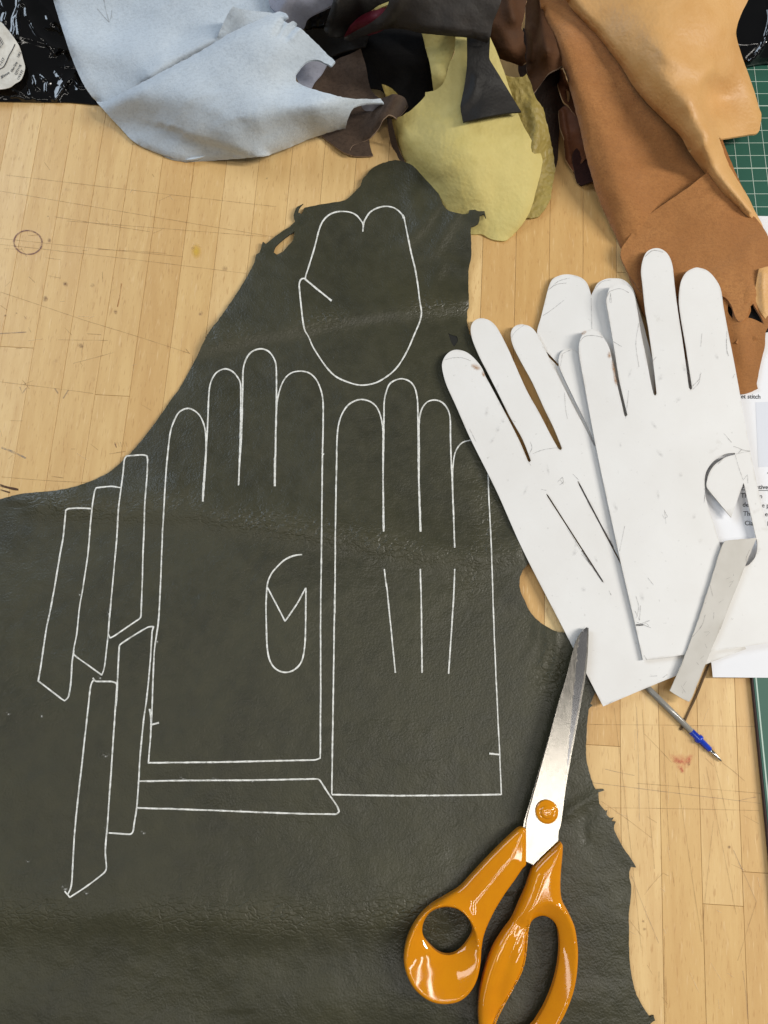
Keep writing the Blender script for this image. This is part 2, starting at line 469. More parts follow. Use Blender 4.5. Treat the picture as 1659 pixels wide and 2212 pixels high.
MAT = plain('mat_green', lin(36, 92, 76), 0.55, 0.2, 40)
MAT_E = plain('mat_edge', lin(62, 44, 46), 0.7)
MATL = plain('mat_line', lin(190, 208, 196), 0.7)
BAG = plain('black_plastic', lin(8, 8, 9), 0.09, 0.2, 60, Specular_IOR_Level=0.6)
STICK = card('sticker', lin(226, 223, 214), lin(214, 210, 200), 90)
def orange():
    n = NT('orange_plastic'); v = n.coord(); a = n.noise(v, 60, 5, 0.7); b = n.noise(n.coord((1, 7, 1)), 260, 3, 0.7)
    c = n.mix(n.ramp(a, [(0.4, g1(0)), (0.7, g1(1))]), lin(214, 137, 14), lin(206, 128, 14))
    r = n.math('ADD', n.ramp(a, [(0.45, g1(0.04)), (0.75, g1(0.1))]), n.ramp(b, [(0.66, g1(0)), (0.74, g1(0.12))]))
    return n.fin(c, r, n.bump(a, 0.012, 0.001))
ORANGE = orange()
def steel():
    n = NT('brushed_steel'); a = n.noise(n.coord((14, 1, 1)), 90, 5, 0.75); b = n.noise(n.coord(), 420, 4, 0.75)
    c = n.mix(n.ramp(n.math('MULTIPLY', n.math('ADD', a, b), 0.5), [(0.36, g1(0)), (0.64, g1(1))]), lin(150, 146, 139), lin(178, 173, 165))
    r = n.math('ADD', n.ramp(a, [(0.35, g1(0.0)), (0.7, g1(0.07))]), 0.2)
    return n.fin(c, r, n.bump(a, 0.05, 0.0003), Metallic=1.0)
STEEL = steel()
BEVEL = plain('hollow_ground_steel', lin(120, 120, 122), 0.2, 0.08, 300, Metallic=1.0)  # base colour darkened to stand for the bevel's dark reflection
STEELP = plain('ground_steel', lin(214, 212, 206), 0.22, 0.05, 300, Metallic=1.0)
def pen():
    n = NT('silver_pen'); v = n.coord()
    a = n.noise(v, 1300, 3, 0.7); b = n.noise(v, 330, 3, 0.7)
    f = n.math('ADD', n.math('MULTIPLY', a, 0.62), n.math('MULTIPLY', b, 0.42))
    c = n.ramp(b, [(0.34, lin(196, 196, 188)), (0.6, lin(240, 240, 235))])
    al = n.ramp(f, [(0.36, g1(0.66)), (0.50, g1(1))])
    n.fin(c, 0.5, n.bump(a, 0.3, 0.0004))
    tr = n.n('ShaderNodeBsdfTransparent'); mx = n.n('ShaderNodeMixShader')
    n.l(al, mx.inputs[0]); n.l(tr.outputs[0], mx.inputs[1]); n.l(n.b.outputs[0], mx.inputs[2]); n.l(mx.outputs[0], n.out.inputs[0])
    return n.m
PEN = pen()
PENCIL = line_mat('pencil', lin(120, 118, 116), 0.42, 500)
PENCILD = line_mat('pencil_dark', lin(66, 64, 66), 0.85, 500)
SCR = line_mat('scratch', lin(126, 90, 56), 0.38, 160, 0.3, 0.6)
SCRL = line_mat('scratch_pale', lin(232, 206, 164), 0.6, 160, 0.3, 0.6)
BIRO = line_mat('biro_line', lin(108, 96, 110), 0.42, 160, 0.3, 0.6)
INKP = line_mat('purple_ink', lin(112, 72, 78), 0.75, 220, 0.35, 0.55)

# ------------------------------------------------------------------ table of beech staves
def wdir(vx, vy):
    d = RMN @ np.array([(vx-1250)/2504.0, -(vy-1666.5)/2504.0, -1.0]); d[2] = 0
    return d/np.linalg.norm(d)
BD = wdir(1925, -9354); BA = math.atan2(BD[1], BD[0])-math.pi/2
def slab(name, x0, x1, y0, y1, z0, z1, mat, parent=None, bev=0.0):
    b = bev
    V = [(x0, y0, z0), (x1, y0, z0), (x1, y1, z0), (x0, y1, z0), (x0, y0, z1-b), (x1, y0, z1-b), (x1, y1, z1-b), (x0, y1, z1-b)]
    Fc = [(3, 2, 1, 0), (0, 1, 5, 4), (1, 2, 6, 5), (2, 3, 7, 6), (3, 0, 4, 7)]
    if b:
        V += [(x0+b, y0+b, z1), (x1-b, y0+b, z1), (x1-b, y1-b, z1), (x0+b, y1-b, z1)]
        Fc += [(4, 5, 9, 8), (5, 6, 10, 9), (6, 7, 11, 10), (7, 4, 8, 11), (8, 9, 10, 11)]
    else: Fc += [(4, 5, 6, 7)]
    me = bpy.data.meshes.new(name); me.from_pydata(V, [], Fc)
    return link(name, me, parent, [mat])
table = slab('table_top', -0.52, 0.52, -0.42, 0.66, -0.030, -0.0006, GLUE)
tag(table, 'pale beech worktop of glued staves with knife scratches', None, None, 'structure')
table.rotation_euler.z = BA
SW = 0.0226
x = -0.52; off0 = 0.0072
i = 0
while x < 0.52-SW:
    y = -0.42-rng.rand()*0.4
    while y < 0.66:
        L = 0.35+rng.rand()*0.55
        a, b = max(y, -0.42), min(y+L, 0.66)
        if b-a > 0.02:
            p = slab('stave', -SW/2+0.00009, SW/2-0.00009, -(b-a)/2+0.0001, (b-a)/2-0.0001, -0.02, 0.0, WOOD, table, 0.0001)
            p.location = (x+SW/2, (a+b)/2, (rng.rand()-0.5)*0.00008)
        y += L
    x += SW; i += 1
TB = BVHTree.FromPolygons([Vector(v) for v in ((-2, -2, 0), (2, -2, 0), (2, 2, 0), (-2, 2, 0))], [(0, 1, 2, 3)])
marks = []
def tmark(name, pts, wd, mat, **kw):
    o = ribbon(name, pts, wd, TB, mat, None, 0.00025, step=14, wob=0.3, **kw); marks.append(o); return o
def c3(x, y): return (x*0.36, 331.8+y*0.36)       # detail window of the left table area
for a, b in [((0, 225), (1640, 500)), ((40, 130), (1659, 320)), ((400, 405), (1600, 500)), ((0, 545), (1480, 720)), ((0, 510), (1100, 620)), ((0, 830), (520, 1005)), ((520, 1005), (1140, 1200)),
             ((590, 575), (1000, 600)), ((350, 1118), (650, 1122)), ((0, 1370), (560, 1440)), ((440, 1260), (680, 1195)), ((10, 1940), (560, 1975)), ((330, 380), (900, 470))]:
    m = ((a[0]+b[0])/2+rng.randn()*3, (a[1]+b[1])/2+rng.randn()*3)
    tmark('scratch', [c3(*a), c3(*m), c3(*b)], 1.1, SCR)
for k in range(46):
    px, py = rng.rand()*420, 330+rng.rand()*700
    an = rng.rand()*math.pi; L = 8+rng.rand()*30
    tmark('scratch', [(px, py), (px+L*math.cos(an), py+L*math.sin(an)*0.6)], 0.9+rng.rand()*0.6, random.choice([SCR, SCRL, SCR]))
def c6(x, y): return (1227.6+x*0.3099, 1526.2+y*0.3099)
for a, b, mt in [((135, 125), (1310, 140), SCR), ((165, 530), (1340, 675), BIRO), ((480, 535), (1340, 605), SCR), ((260, 705), (1330, 725), SCR), ((255, 435), (460, 480), BIRO), ((320, 10), (510, 1700), SCR),
              ((475, 0), (495, 800), BIRO), ((515, 20), (600, 1130), SCR), ((660, 140), (705, 1000), SCR), ((760, 500), (930, 1640), SCR), ((960, 420), (1170, 1450), SCR), ((1150, 1000), (1310, 1360), BIRO),
              ((1310, 1360), (1180, 1770), SCR), ((1000, 330), (1110, 800), SCR), ((230, 660), (580, 915), SCR), ((440, 1180), (630, 1650), BIRO), ((660, 1160), (530, 1310), SCR), ((660, 1160), (700, 1180), SCR),
              ((1070, 390), (1230, 520), SCR), ((1010, 800), (930, 1590), SCR), ((1215, 1840), (1250, 2180), BIRO), ((680, 1880), (685, 2100), SCR), ((530, 190), (720, 390), SCR), ((670, 1600), (680, 2200), SCR), ((1190, 655), (1310, 630), BIRO)]:
    m = ((a[0]+b[0])/2+rng.randn()*4, (a[1]+b[1])/2+rng.randn()*4)
    tmark('scratch', [c6(*a), c6(*m), c6(*b)], 1.1, mt)
for k in range(30):
    px, py = 1290+rng.rand()*350, 1530+rng.rand()*680
    an = 1.2+rng.randn()*0.5; L = 10+rng.rand()*40
    tmark('scratch', [(px, py), (px+L*math.cos(an), py+L*math.sin(an))], 0.8+rng.rand()*0.5, random.choice([SCR, SCRL, SCRL]))
tmark('ink_mark', [c3(690, 1740), c3(700, 1765)], 1.6, INKP)
for dx in (0, 16, 32, 48, 64): tmark('ink_mark', [c3(690+dx, 1732-dx*0.05), c3(700+dx, 1762-dx*0.05)], 1.2, SCR)
tmark('ink_mark', [c3(10, 1762), c3(80, 1790), c3(155, 1828)], 4, line_mat('grey_smear', lin(150, 142, 132), 0.7, 300, 0.42, 0.6))
tmark('ink_mark', [c3(0, 1080), c3(160, 1072)], 2.2, BIRO)
tmark('ink_mark', [c3(120, 1400), c3(135, 1440), c3(160, 1405)], 1.8, BIRO)
tmark('ink_mark', [c3(330, 1410), c3(350, 1440)], 3, BIRO); tmark('ink_mark', [c3(380, 1470), c3(410, 1420)], 2.4, BIRO)
tmark('ink_mark', [c3(730, 780), c3(720, 850), c3(705, 920)], 2.0, line_mat('knot_streak', lin(170, 112, 56), 0.9, 90))
tmark('ink_mark', [(0, 1048), (18, 1053), (40, 1058)], 5, line_mat('burnt_gouge', lin(78, 50, 30), 0.9, 200, 0.4, 0.55))
tmark('ink_mark', [(0, 1058), (22, 1064)], 3, line_mat('burnt_gouge_2', lin(78, 50, 30), 0.8, 200, 0.4, 0.55))
marks.append(decal('ink_ring', (61, 524), 33, 28, 0.1, TB, fade_mat('ring_ink', lin(122, 84, 86), 1.0, 420, 0.3, 0.62), None, ring=0.84))
DK = fade_mat('dark_spot', lin(112, 78, 66), 0.8, 400, 0.35, 0.65)
for px, py, r in [(577, 386, 2.6), (486, 580, 6), (142, 614, 6), (98, 646, 7), (200, 617, 5), (175, 747, 6), (107, 520, 5), (352, 494, 2), (12, 682, 3), (36, 677, 2), (104, 468, 2), (417, 537, 4), (250, 674, 5), (434, 678, 5), (1392, 2007, 4), (1575, 1830, 4), (1390, 1990, 3), (1488, 1650, 4), (1770, 1900, 3)]:
    marks.append(decal('ink_spot', (px, py), r, r*1.2, rng.rand()*3, TB, DK, None))
RED = fade_mat('red_ink', lin(206, 72, 70), 0.8, 420, 0.32, 0.75)
for px, py, rx, ry, ro in [(1488, 1640, 8, 15, 0.6), (1470, 1660, 6, 15, -0.5), (1458, 1640, 8, 17, -0.9), (1474, 1666, 5, 5, 0), (1489, 1646, 4, 5, 0), (1473, 1645, 22, 18, 0.3)]:
    marks.append(decal('red_ink_stain', (px, py), rx, ry, ro, TB, RED, None))
marks.append(decal('yellow_stain', (424, 543), 12, 18, 0, TB, fade_mat('yellow_stain', lin(226, 188, 70), 0.8, 60, 0.1, 0.4), None))
TI = Matrix.Rotation(-BA, 4, 'Z')
for o in marks:
    o.data.transform(TI); o.parent = table

# ------------------------------------------------------------------ cutting mat
MD = wdir(1300, -9354); MA = math.atan2(MD[1], MD[0])-math.pi/2
mz = 0.003
Rm = np.array([[math.cos(-MA), -math.sin(-MA)], [math.sin(-MA), math.cos(-MA)]])
def mloc(px, py): return Rm @ P([(px, py)], mz)[0][:2]
e0 = mloc(1630, 1520)[0]
top_y = mloc(1600, 60)[1]; bot_y = mloc(1640, 2300)[1]-0.1
mat = slab('cutting_mat', e0, e0+0.32, bot_y, top_y, 0.0003, mz, MAT_E)
tag(mat, 'green cutting mat with white grid lying along the right side under the paper', 'cutting mat')
mat.rotation_euler.z = MA
sf = slab('mat_surface', e0+0.0007, e0+0.3193, bot_y+0.001, top_y-0.001, mz-0.001, mz+0.0003, MAT, mat)
slab('border_line', e0+0.0018, e0+0.0026, bot_y+0.002, top_y-0.002, mz, mz+0.0004, MATL, mat)
gx = mloc(1587.6, 327)[0]; gy = mloc(1600, 256)[1]
for k in range(-1, 26):
    xx = gx+k*0.01; wd = 0.00036
    slab('grid_line', xx-wd/2, xx+wd/2, bot_y+0.015, top_y-0.012, mz, mz+0.00045, MATL, mat)
for k in range(-4, 90):
    yy = gy-k*0.01; wd = 0.0007 if k % 5 == 4 else 0.00036
    if yy > top_y-0.012 or yy < bot_y+0.015: continue
    slab('grid_line', gx-0.01, gx+0.25, yy-wd/2, yy+wd/2, mz, mz+0.00042, MATL, mat)

# ------------------------------------------------------------------ printed paper sheet
paper = sheet('printed_sheet', [(1432, 462), (1800, 470), (1900, 1466), (1540, 1463)], field([(1400, 500, 3.8), (1700, 500, 3.9), (1540, 1450, 3.6), (1700, 1450, 3.9), (1600, 1000, 3.9)]), PAPER, 0.00012, 26, sm=False)
tag(paper, 'white printed instruction sheet half hidden under the card glove templates', 'paper')
pb = bvh(paper)
text('printed_text', 'Blanket stitch', (1572, 860), 13.2, -0.02, pb, INK, paper, 0.00015, 0.012, 0.98)
text('printed_text', 'Decorative', (1598, 1055), 13.6, -0.03, pb, INK, paper, 0.00015, 0.012, 1.0)
ribbon('underline', [(1598, 1058), (1664, 1060)], 1.3, pb, INK, paper, 0.00015, False, wob=0)
for s, px, py in [('The con', 1600, 1075), ('de', 1603.5, 1094.5), ('e p', 1645, 1096), ('Th', 1605, 1114), ('e', 1652, 1115), ('Cla', 1608, 1134.5), ('l', 1657, 1136)]:
    text('printed_text', s, (px, py), 14, -0.03, pb, INK, paper, 0.00015, 0.006, 1.0)
text('printed_text', '4', (1657, 1026), 14, -0.03, pb, INK, paper, 0.00015, 0.006)
ribbon('picture_block', [(1660, 868), (1666, 1008)], 56, pb, PAPER2, paper, 0.0001, False, wob=0)

# ------------------------------------------------------------------ olive hide with silver outlines
hide_o = [(-120, 1105), (-40, 1090), (0, 1078), (50, 1066), (96, 1062), (140, 1056), (180, 1045), (235, 1020), (285, 975), (330, 920), (365, 870), (390, 835), (420, 780), (450, 720), (480, 680), (520, 620), (546, 575), (550, 566), (553, 550), (560, 546), (566, 530), (568, 522), (574, 527), (600, 506), (625, 490), (638, 478), (634, 466), (637, 456), (642, 447), (655, 440), (646, 450), (645, 459), (652, 462), (657, 449), (700, 440), (745, 432), (770, 410), (778, 402), (785, 385), (810, 360), (850, 346), (880, 352), (905, 365), (938, 381), (948, 420), (965, 452), (1000, 462), (1012, 461), (1016, 446), (1022, 432), (1020, 447), (1030, 455), (1047, 456), (1050, 472), (1045, 462), (1036, 466), (1034, 480), (1027, 487), (1017, 490), (1018, 530), (1018, 556), (1012, 588), (1013, 660), (1009, 672), (1012, 712), (1035, 760), (1080, 850), (1093, 905), (1092, 960), (1110, 1100), (1152, 1180), (1143, 1213), (1127, 1236), (1122, 1265), (1130, 1290), (1148, 1325), (1175, 1350), (1205, 1365), (1228, 1370), (1260, 1425), (1290, 1480), (1283, 1502), (1275, 1520), (1281, 1524), (1273, 1530), (1269, 1556), (1267, 1588), (1266, 1628), (1271, 1660), (1279, 1687), (1287, 1706), (1303, 1704), (1306, 1707), (1293, 1712), (1295, 1735), (1309, 1753), (1312, 1750), (1311, 1760), (1318, 1768), (1326, 1766), (1321, 1774), (1331, 1775), (1326, 1788), (1333, 1807), (1349, 1835), (1367, 1861), (1374, 1874), (1363, 1873), (1359, 1889), (1363, 1915), (1363, 1939), (1359, 1971), (1359, 2011), (1359, 2051), (1363, 2099), (1373, 2143), (1389, 2175), (1404, 2197), (1412, 2193), (1416, 2205), (1406, 2211), (1400, 2240), (1420, 2300), (1425, 2420), (-120, 2420)]
hole1 = [(636, 500), (628, 505), (611, 518), (595, 533), (591, 545), (598, 550), (611, 543), (622, 531), (633, 518)]
hole2 = [(968.5, 719), (974, 723), (986.5, 726), (989, 736), (981, 749), (974, 738)]
zc = []
for px, py in [(-100, 1200), (-100, 1700), (-100, 2300), (300, 1300), (300, 1800), (300, 2350), (700, 1000), (700, 1500), (700, 2300), (1050, 1300), (1050, 1700), (1050, 2300), (1250, 1600), (1340, 2100), (600, 700), (900, 800), (450, 850), (1150, 1330), (1000, 600), (1060, 1000), (750, 560), (850, 560), (1180, 1400)]:
    zc.append((px, py, 1.3))
for px, py, z in [(860, 380, 4.5), (920, 390, 6.0), (965, 450, 7.5), (1010, 470, 8.5), (1040, 468, 9.0), (960, 520, 4.0), (620, 500, 2.6), (200, 1035, 3.2), (100, 1062, 4.5), (0, 1085, 3.5), (1130, 1260, 2.5), (1190, 1375, 2.2), (1330, 1800, 2.0), (1360, 2000, 1.8)]:
    zc.append((px, py, z))
rid = [([(425, 748), (560, 718), (680, 696), (760, 680), (880, 664), (990, 655)], 2.4, 44, 22),
       ([(470, 680), (560, 660), (640, 655)], 1.0, 40, 40),
       ([(80, 1090), (250, 1095), (400, 1100), (520, 1120), (700, 1148), (900, 1188), (1000, 1200), (1110, 1190)], 2.4, 55, 28),
       ([(-120, 1968), (150, 1965), (400, 1972), (700, 1980), (950, 1950)], 3.2, 110, 55),
       ([(600, 2180), (900, 2160), (1100, 2210)], 2.0, 80, 60),
       ([(-120, 2190), (200, 2230), (420, 2300)], 2.0, 80, 60),
       ([(140, 1062), (260, 1058), (380, 1050)], 1.2, 16, 30),
       ([(900, 372), (890, 420), (900, 460)], 1.0, 18, 24), ([(945, 440), (920, 480), (880, 520)], 1.0, 12, 18), ([(985, 465), (965, 500), (940, 545)], 0.9, 12, 16), ([(1000, 580), (960, 560), (940, 600)], 1.0, 20, 14),
       ([(1180, 1362), (1185, 1400), (1170, 1440)], 1.1, 8, 12), ([(1200, 1370), (1205, 1410), (1195, 1460)], 1.0, 8, 10), ([(1160, 1350), (1155, 1390), (1130, 1430)], 0.9, 10, 12),
       ([(1285, 1720), (1250, 1740), (1225, 1760)], 1.0, 10, 14), ([(1265, 1760), (1262, 1790), (1266, 1815)], -1.0, 7, 7)]
hf0 = field(zc, rid, (), 0.42, 90, 3, None, 4)
def hf(q, d):
    z = hf0(q, d)+0.00022*fbm(q[:, 0]/16, q[:, 1]/16, 9, 3)
    dl = np.minimum(d, 40)/40
    z = z+0.0007*(1-dl)**2*vnoise(q[:, 0]/24, q[:, 1]/24, 5)
    return np.maximum(z, 0.0009)
hide = sheet('leather_hide', hide_o, hf, GREEN, 0.0009, 7.0, [hole1, hole2], None, True, 0.55, GREEN_E, 5.0, 2)
tag(hide, 'dark olive green leather hide spread flat with silver glove outlines drawn on it', 'leather hide')
hq = np.array([tuple(v.co) for v in hide.data.vertices])
wv = np.zeros(len(hq))
for ln, wd in ((rid[0][0], 26), (rid[2][0], 34), (rid[3][0], 40), ([(1150, 1350), (1200, 1400), (1180, 1470)], 40), ([(1040, 1010), (1050, 1150), (1010, 1260)], 40), ([(1290, 1700), (1250, 1750), (1300, 1800)], 40)):
    L3 = P(smooth(ln, 12, False), 0.0015)[:, :2]*3536
    dd = dist(hq[:, :2]*3536, L3, False)
    wv = np.maximum(wv, np.exp(-(dd/wd)**2))
wv = wv*np.clip(0.55+1.6*vnoise(hq[:, 0]*30, hq[:, 1]*30, 4), 0, 1)+0.10
at = hide.data.attributes.new('wrinkle', 'FLOAT', 'POINT'); at.data.foreach_set('value', wv)
hb = bvh(hide)
sheet('tear_backing', [(958, 708), (1000, 712), (1000, 756), (965, 760)], 0.0006, GREEN_E, 0.0004, 12, (), hide)  # dark sheet added below the hole so the opening reads dark
k8 = lambda l: [(464.5+x*0.4, 331.8+y*0.4) for x, y in l]
k4 = lambda l: [(331.8+x*0.48, 729.9+y*0.48) for x, y in l]
k1 = lambda l: [(x*0.4, 929+y*0.4) for x, y in l]
k2 = lambda l: [(x*0.5, 1460+y*0.5) for x, y in l]
k5 = lambda l: [(265.4+x*0.52, 1260.8+y*0.52) for x, y in l]
def pl(name, pts, wd=5.6, **kw): return ribbon(name, pts, wd*0.55, hb, PEN, hide, 0.00022, step=3.2, wob=0.16, **kw)
pl('thumb_outline', k8([(798, 422), (800, 385), (790, 365), (765, 335), (730, 318), (685, 313), (640, 320), (605, 340), (580, 370), (565, 405), (555, 440), (540, 500), (522, 560), (505, 615), (490, 660), (488, 675)]))
pl('thumb_outline', k8([(799, 410), (803, 378), (812, 355), (835, 320), (870, 297), (915, 286), (955, 290), (985, 305), (1008, 328), (1020, 345), (1030, 395), (1045, 470), (1065, 560), (1080, 620), (1095, 710), (1105, 790), (1115, 860), (1105, 910), (1080, 970), (1045, 1050), (1005, 1125), (965, 1175), (920, 1210), (870, 1237), (810, 1250), (760, 1247), (700, 1228), (650, 1203), (610, 1165), (570, 1110), (530, 1045), (505, 990), (485, 955), (475, 910), (468, 850), (460, 770), (455, 710), (460, 688), (470, 677), (488, 675)]))
pl('dart_line', k8([(486, 678), (555, 735), (630, 796)]), 7)
pl('pen_blot', k8([(1012, 332), (1020, 350)]), 9)
L1 = k5([(820, 727), (822, 420), (825, 0)])+k4([(752, 1240), (755, 1000), (757, 800), (760, 530), (763, 400), (762, 280), (750, 225), (730, 185), (700, 158), (660, 150), (620, 158), (590, 185), (570, 230), (556, 290), (551, 400), (549, 540), (546, 665)])
pl('glove_outline', L1[:1]+L1[1:2]+L1[3:])
pl('glove_outline', k4([(546, 665), (550, 400), (553, 250), (552, 130), (540, 90), (515, 60), (480, 50), (440, 65), (415, 100), (403, 150), (400, 300), (395, 450), (388, 560), (383, 660)]))
pl('glove_outline', k4([(383, 660), (390, 450), (393, 300), (392, 210), (380, 180), (355, 152), (322, 140), (285, 155), (262, 190), (250, 240), (245, 350), (240, 450), (232, 600), (222, 735)]), 5.6)
pl('glove_outline', k4([(222, 735), (229, 600), (235, 520), (236, 450), (230, 405), (215, 362), (190, 332), (155, 318), (115, 335), (90, 380), (75, 430), (62, 540), (52, 670), (40, 890), (25, 1240)])+k5([(130, 300), (120, 560), (107, 744)]))
pl('glove_outline', k5([(104, 744), (300, 742), (450, 740), (620, 736), (795, 732), (820, 724)]), 6.4)
pl('dart_line', k4([(546, 540), (546, 668)]), 7.5); pl('dart_line', k4([(226, 650), (222, 737)]), 7.5); pl('dart_line', k4([(386, 560), (382, 664)]), 4.5)
pl('pen_tick', k5([(112, 520), (117, 560), (116, 605)]), 7); pl('pen_tick', k5([(116, 586), (150, 577)]), 7)
pl('pen_blot', k4([(758, 518), (766, 526)]), 8)
pl('thumb_hole_outline', k1([(1632, 672), (1590, 678), (1540, 700), (1500, 735), (1470, 770), (1450, 810), (1442, 850), (1437, 950), (1440, 1100), (1445, 1190), (1460, 1250), (1490, 1290), (1535, 1308), (1580, 1300), (1620, 1265), (1640, 1210), (1650, 1100), (1652, 852)]), 6)
pl('thumb_hole_outline', k1([(1444, 850), (1495, 945), (1540, 1034)]), 6); pl('thumb_hole_outline', k1([(1540, 1032), (1600, 945), (1651, 852)]), 5.5)
pl('glove_outline', k5([(868, 874), (875, 400), (880, 60)])+k4([(816, 1240), (818, 900), (822, 650), (826, 450), (835, 380), (855, 330), (885, 295), (930, 278), (975, 288), (1005, 315), (1025, 365), (1033, 430), (1032, 600), (1035, 870)]))
pl('glove_outline', k4([(1035, 870), (1033, 600), (1036, 430), (1037, 300), (1045, 250), (1065, 205), (1110, 185), (1150, 195), (1175, 225), (1187, 280), (1190, 400), (1193, 650), (1201, 870)]))
pl('glove_outline', k4([(1201, 870), (1195, 650), (1195, 500), (1195, 380), (1205, 325), (1230, 290), (1265, 280), (1300, 292), (1325, 325), (1335, 370), (1337, 500), (1345, 680), (1355, 942)]))
pl('glove_outline', k4([(1355, 942), (1347, 700), (1345, 620), (1350, 550), (1360, 510), (1385, 475), (1420, 462), (1450, 464), (1480, 500), (1500, 560), (1505, 620), (1510, 750), (1520, 950), (1528, 1200)])+k5([(1545, 270), (1555, 500), (1565, 700), (1572, 877)]), 5)
pl('glove_outline', k5([(868, 876), (1100, 880), (1350, 879), (1572, 876)]), 6.2)
pl('dart_line', k4([(1034, 760), (1035, 872)]), 7.5); pl('dart_line', k4([(1199, 760), (1201, 872)]), 7.5); pl('dart_line', k4([(1352, 860), (1355, 944)]), 6)
pl('dart_line', k4([(1038, 1040), (1048, 1120)])+k5([(1095, 0), (1132, 370)]), 5.5); pl('dart_line', k4([(1200, 1040)])+k5([(1240, 100), (1243, 370)]), 5.5); pl('dart_line', k4([(1355, 1040)])+k5([(1374, 60), (1353, 374)]), 5.5)
pl('pen_tick', k5([(1522, 705), (1567, 710)]), 7)
pl('strip_outline', k1([(585, 1100), (595, 980), (610, 820), (630, 600), (640, 430), (655, 310), (665, 230), (672, 160), (685, 140), (770, 135), (793, 140), (798, 160), (795, 250), (782, 400), (778, 550), (772, 700), (768, 850), (762, 1000), (755, 1018), (700, 1055), (620, 1110), (595, 1123), (585, 1100)]))
pl('strip_outline', k1([(655, 312), (640, 310), (600, 305), (520, 312), (512, 330), (500, 400), (490, 500), (475, 670), (450, 840), (430, 960), (415, 1100), (400, 1180), (403, 1215), (480, 1272), (550, 1322), (562, 1290), (570, 1240), (585, 1100)]))
pl('strip_outline', k1([(492, 425), (430, 422), (370, 425), (355, 435), (352, 480), (340, 590), (320, 700), (295, 850), (275, 960), (250, 1080), (225, 1250), (207, 1355), (260, 1395), (330, 1450), (350, 1462), (370, 1440), (382, 1380), (390, 1260), (400, 1190)]), 6)
pl('strip_outline', k1([(628, 1490), (635, 1360), (640, 1260), (645, 1168), (660, 1150), (730, 1105), (800, 1065), (830, 1062), (822, 1090), (815, 1200), (805, 1330), (790, 1470)])+k2([(620, 200), (605, 360), (600, 450), (592, 560), (580, 640), (575, 672), (560, 684), (470, 678)]), 6)
pl('strip_outline', k1([(502, 1338), (520, 1357), (600, 1358), (628, 1366), (632, 1380)])+k2([(503, 80), (495, 200), (480, 420), (465, 640), (456, 750), (460, 825), (450, 850), (380, 905), (302, 956), (290, 940)]), 6)
pl('strip_outline', k1([(505, 1352), (495, 1370)])+k2([(390, 60), (370, 240), (350, 420), (330, 600), (318, 750), (312, 880), (305, 920), (292, 945), (280, 930)]), 6)
pl('strip_outline', k2([(600, 455), (800, 452), (1100, 450), (1370, 445), (1385, 455), (1420, 510), (1455, 560), (1465, 585), (1450, 597), (1300, 595), (1100, 588), (900, 580), (750, 575), (590, 570)]), 6.4)
PSM = fade_mat('silver_smudge', lin(210, 210, 204), 1.4, 600, 0.5, 0.68)
for px, py, rx, ry, ro in [(395, 1681, 9, 4, 0), (465, 1682, 9, 4, 0), (545, 1686, 8, 4, 0), (310, 1798, 7, 5, 0), (18, 1541, 6, 5, 0), (90, 1545, 4, 8, 0), (60, 1860, 6, 3, 0), (235, 1324, 5, 12, 0.2), (172, 1283, 4, 7, 0), (228, 1632, 12, 5, -0.4), (140, 1918, 8, 8, 0), (186, 1928, 7, 5, 0), (525, 1752, 14, 5, 0), (216, 1463, 5, 8, 0), (339, 1384, 5, 8, 0), (230, 1790, 6, 12, 0)]:
    decal('silver_smudge', (px, py), rx, ry, ro, hb, PSM, hide, 0.0002)

# ------------------------------------------------------------------ leathers piled at the back
def mm(*r): return list(r)
# black plastic bag at the left with its paper sticker
def bagf(base, seed, amp=2.2, creases=()):
    rs = np.random.RandomState(seed)
    W = [(rs.rand()*math.pi, 34+rs.rand()*90, rs.rand()*9, 0.5+rs.rand()) for _ in range(10)]
    def f(q, d):
        wx = q[:, 0]+14*fbm(q[:, 0]/60, q[:, 1]/60, seed, 2); wy = q[:, 1]+14*fbm(q[:, 0]/60+5, q[:, 1]/60, seed+3, 2)
        c = 0
        for an, lam, ph, a in W:
            u = (wx*math.cos(an)+wy*math.sin(an))/lam+ph
            c = c+a*np.abs((u % 1.0)*2-1)*lam/150
        c = c/3.6
        m = np.clip(vnoise(q[:, 0]/60, q[:, 1]/60, seed+7)*2.2+0.75, 0.15, 1)
        e = np.clip(d/45, 0, 1)
        cz = 0
        for ln, h in creases:
            dd, sd = sdist(q, smooth(ln, 4, False))
            cz = cz+h*np.exp(-dd/np.where(sd > 0, 4.0, 11.0))
        z = base(q)*np.sqrt(e+0.01)+amp*c*m*np.minimum(1, d/16+0.1)+cz*np.minimum(1, d/6+0.2)+0.8
        return z/1000
    return f
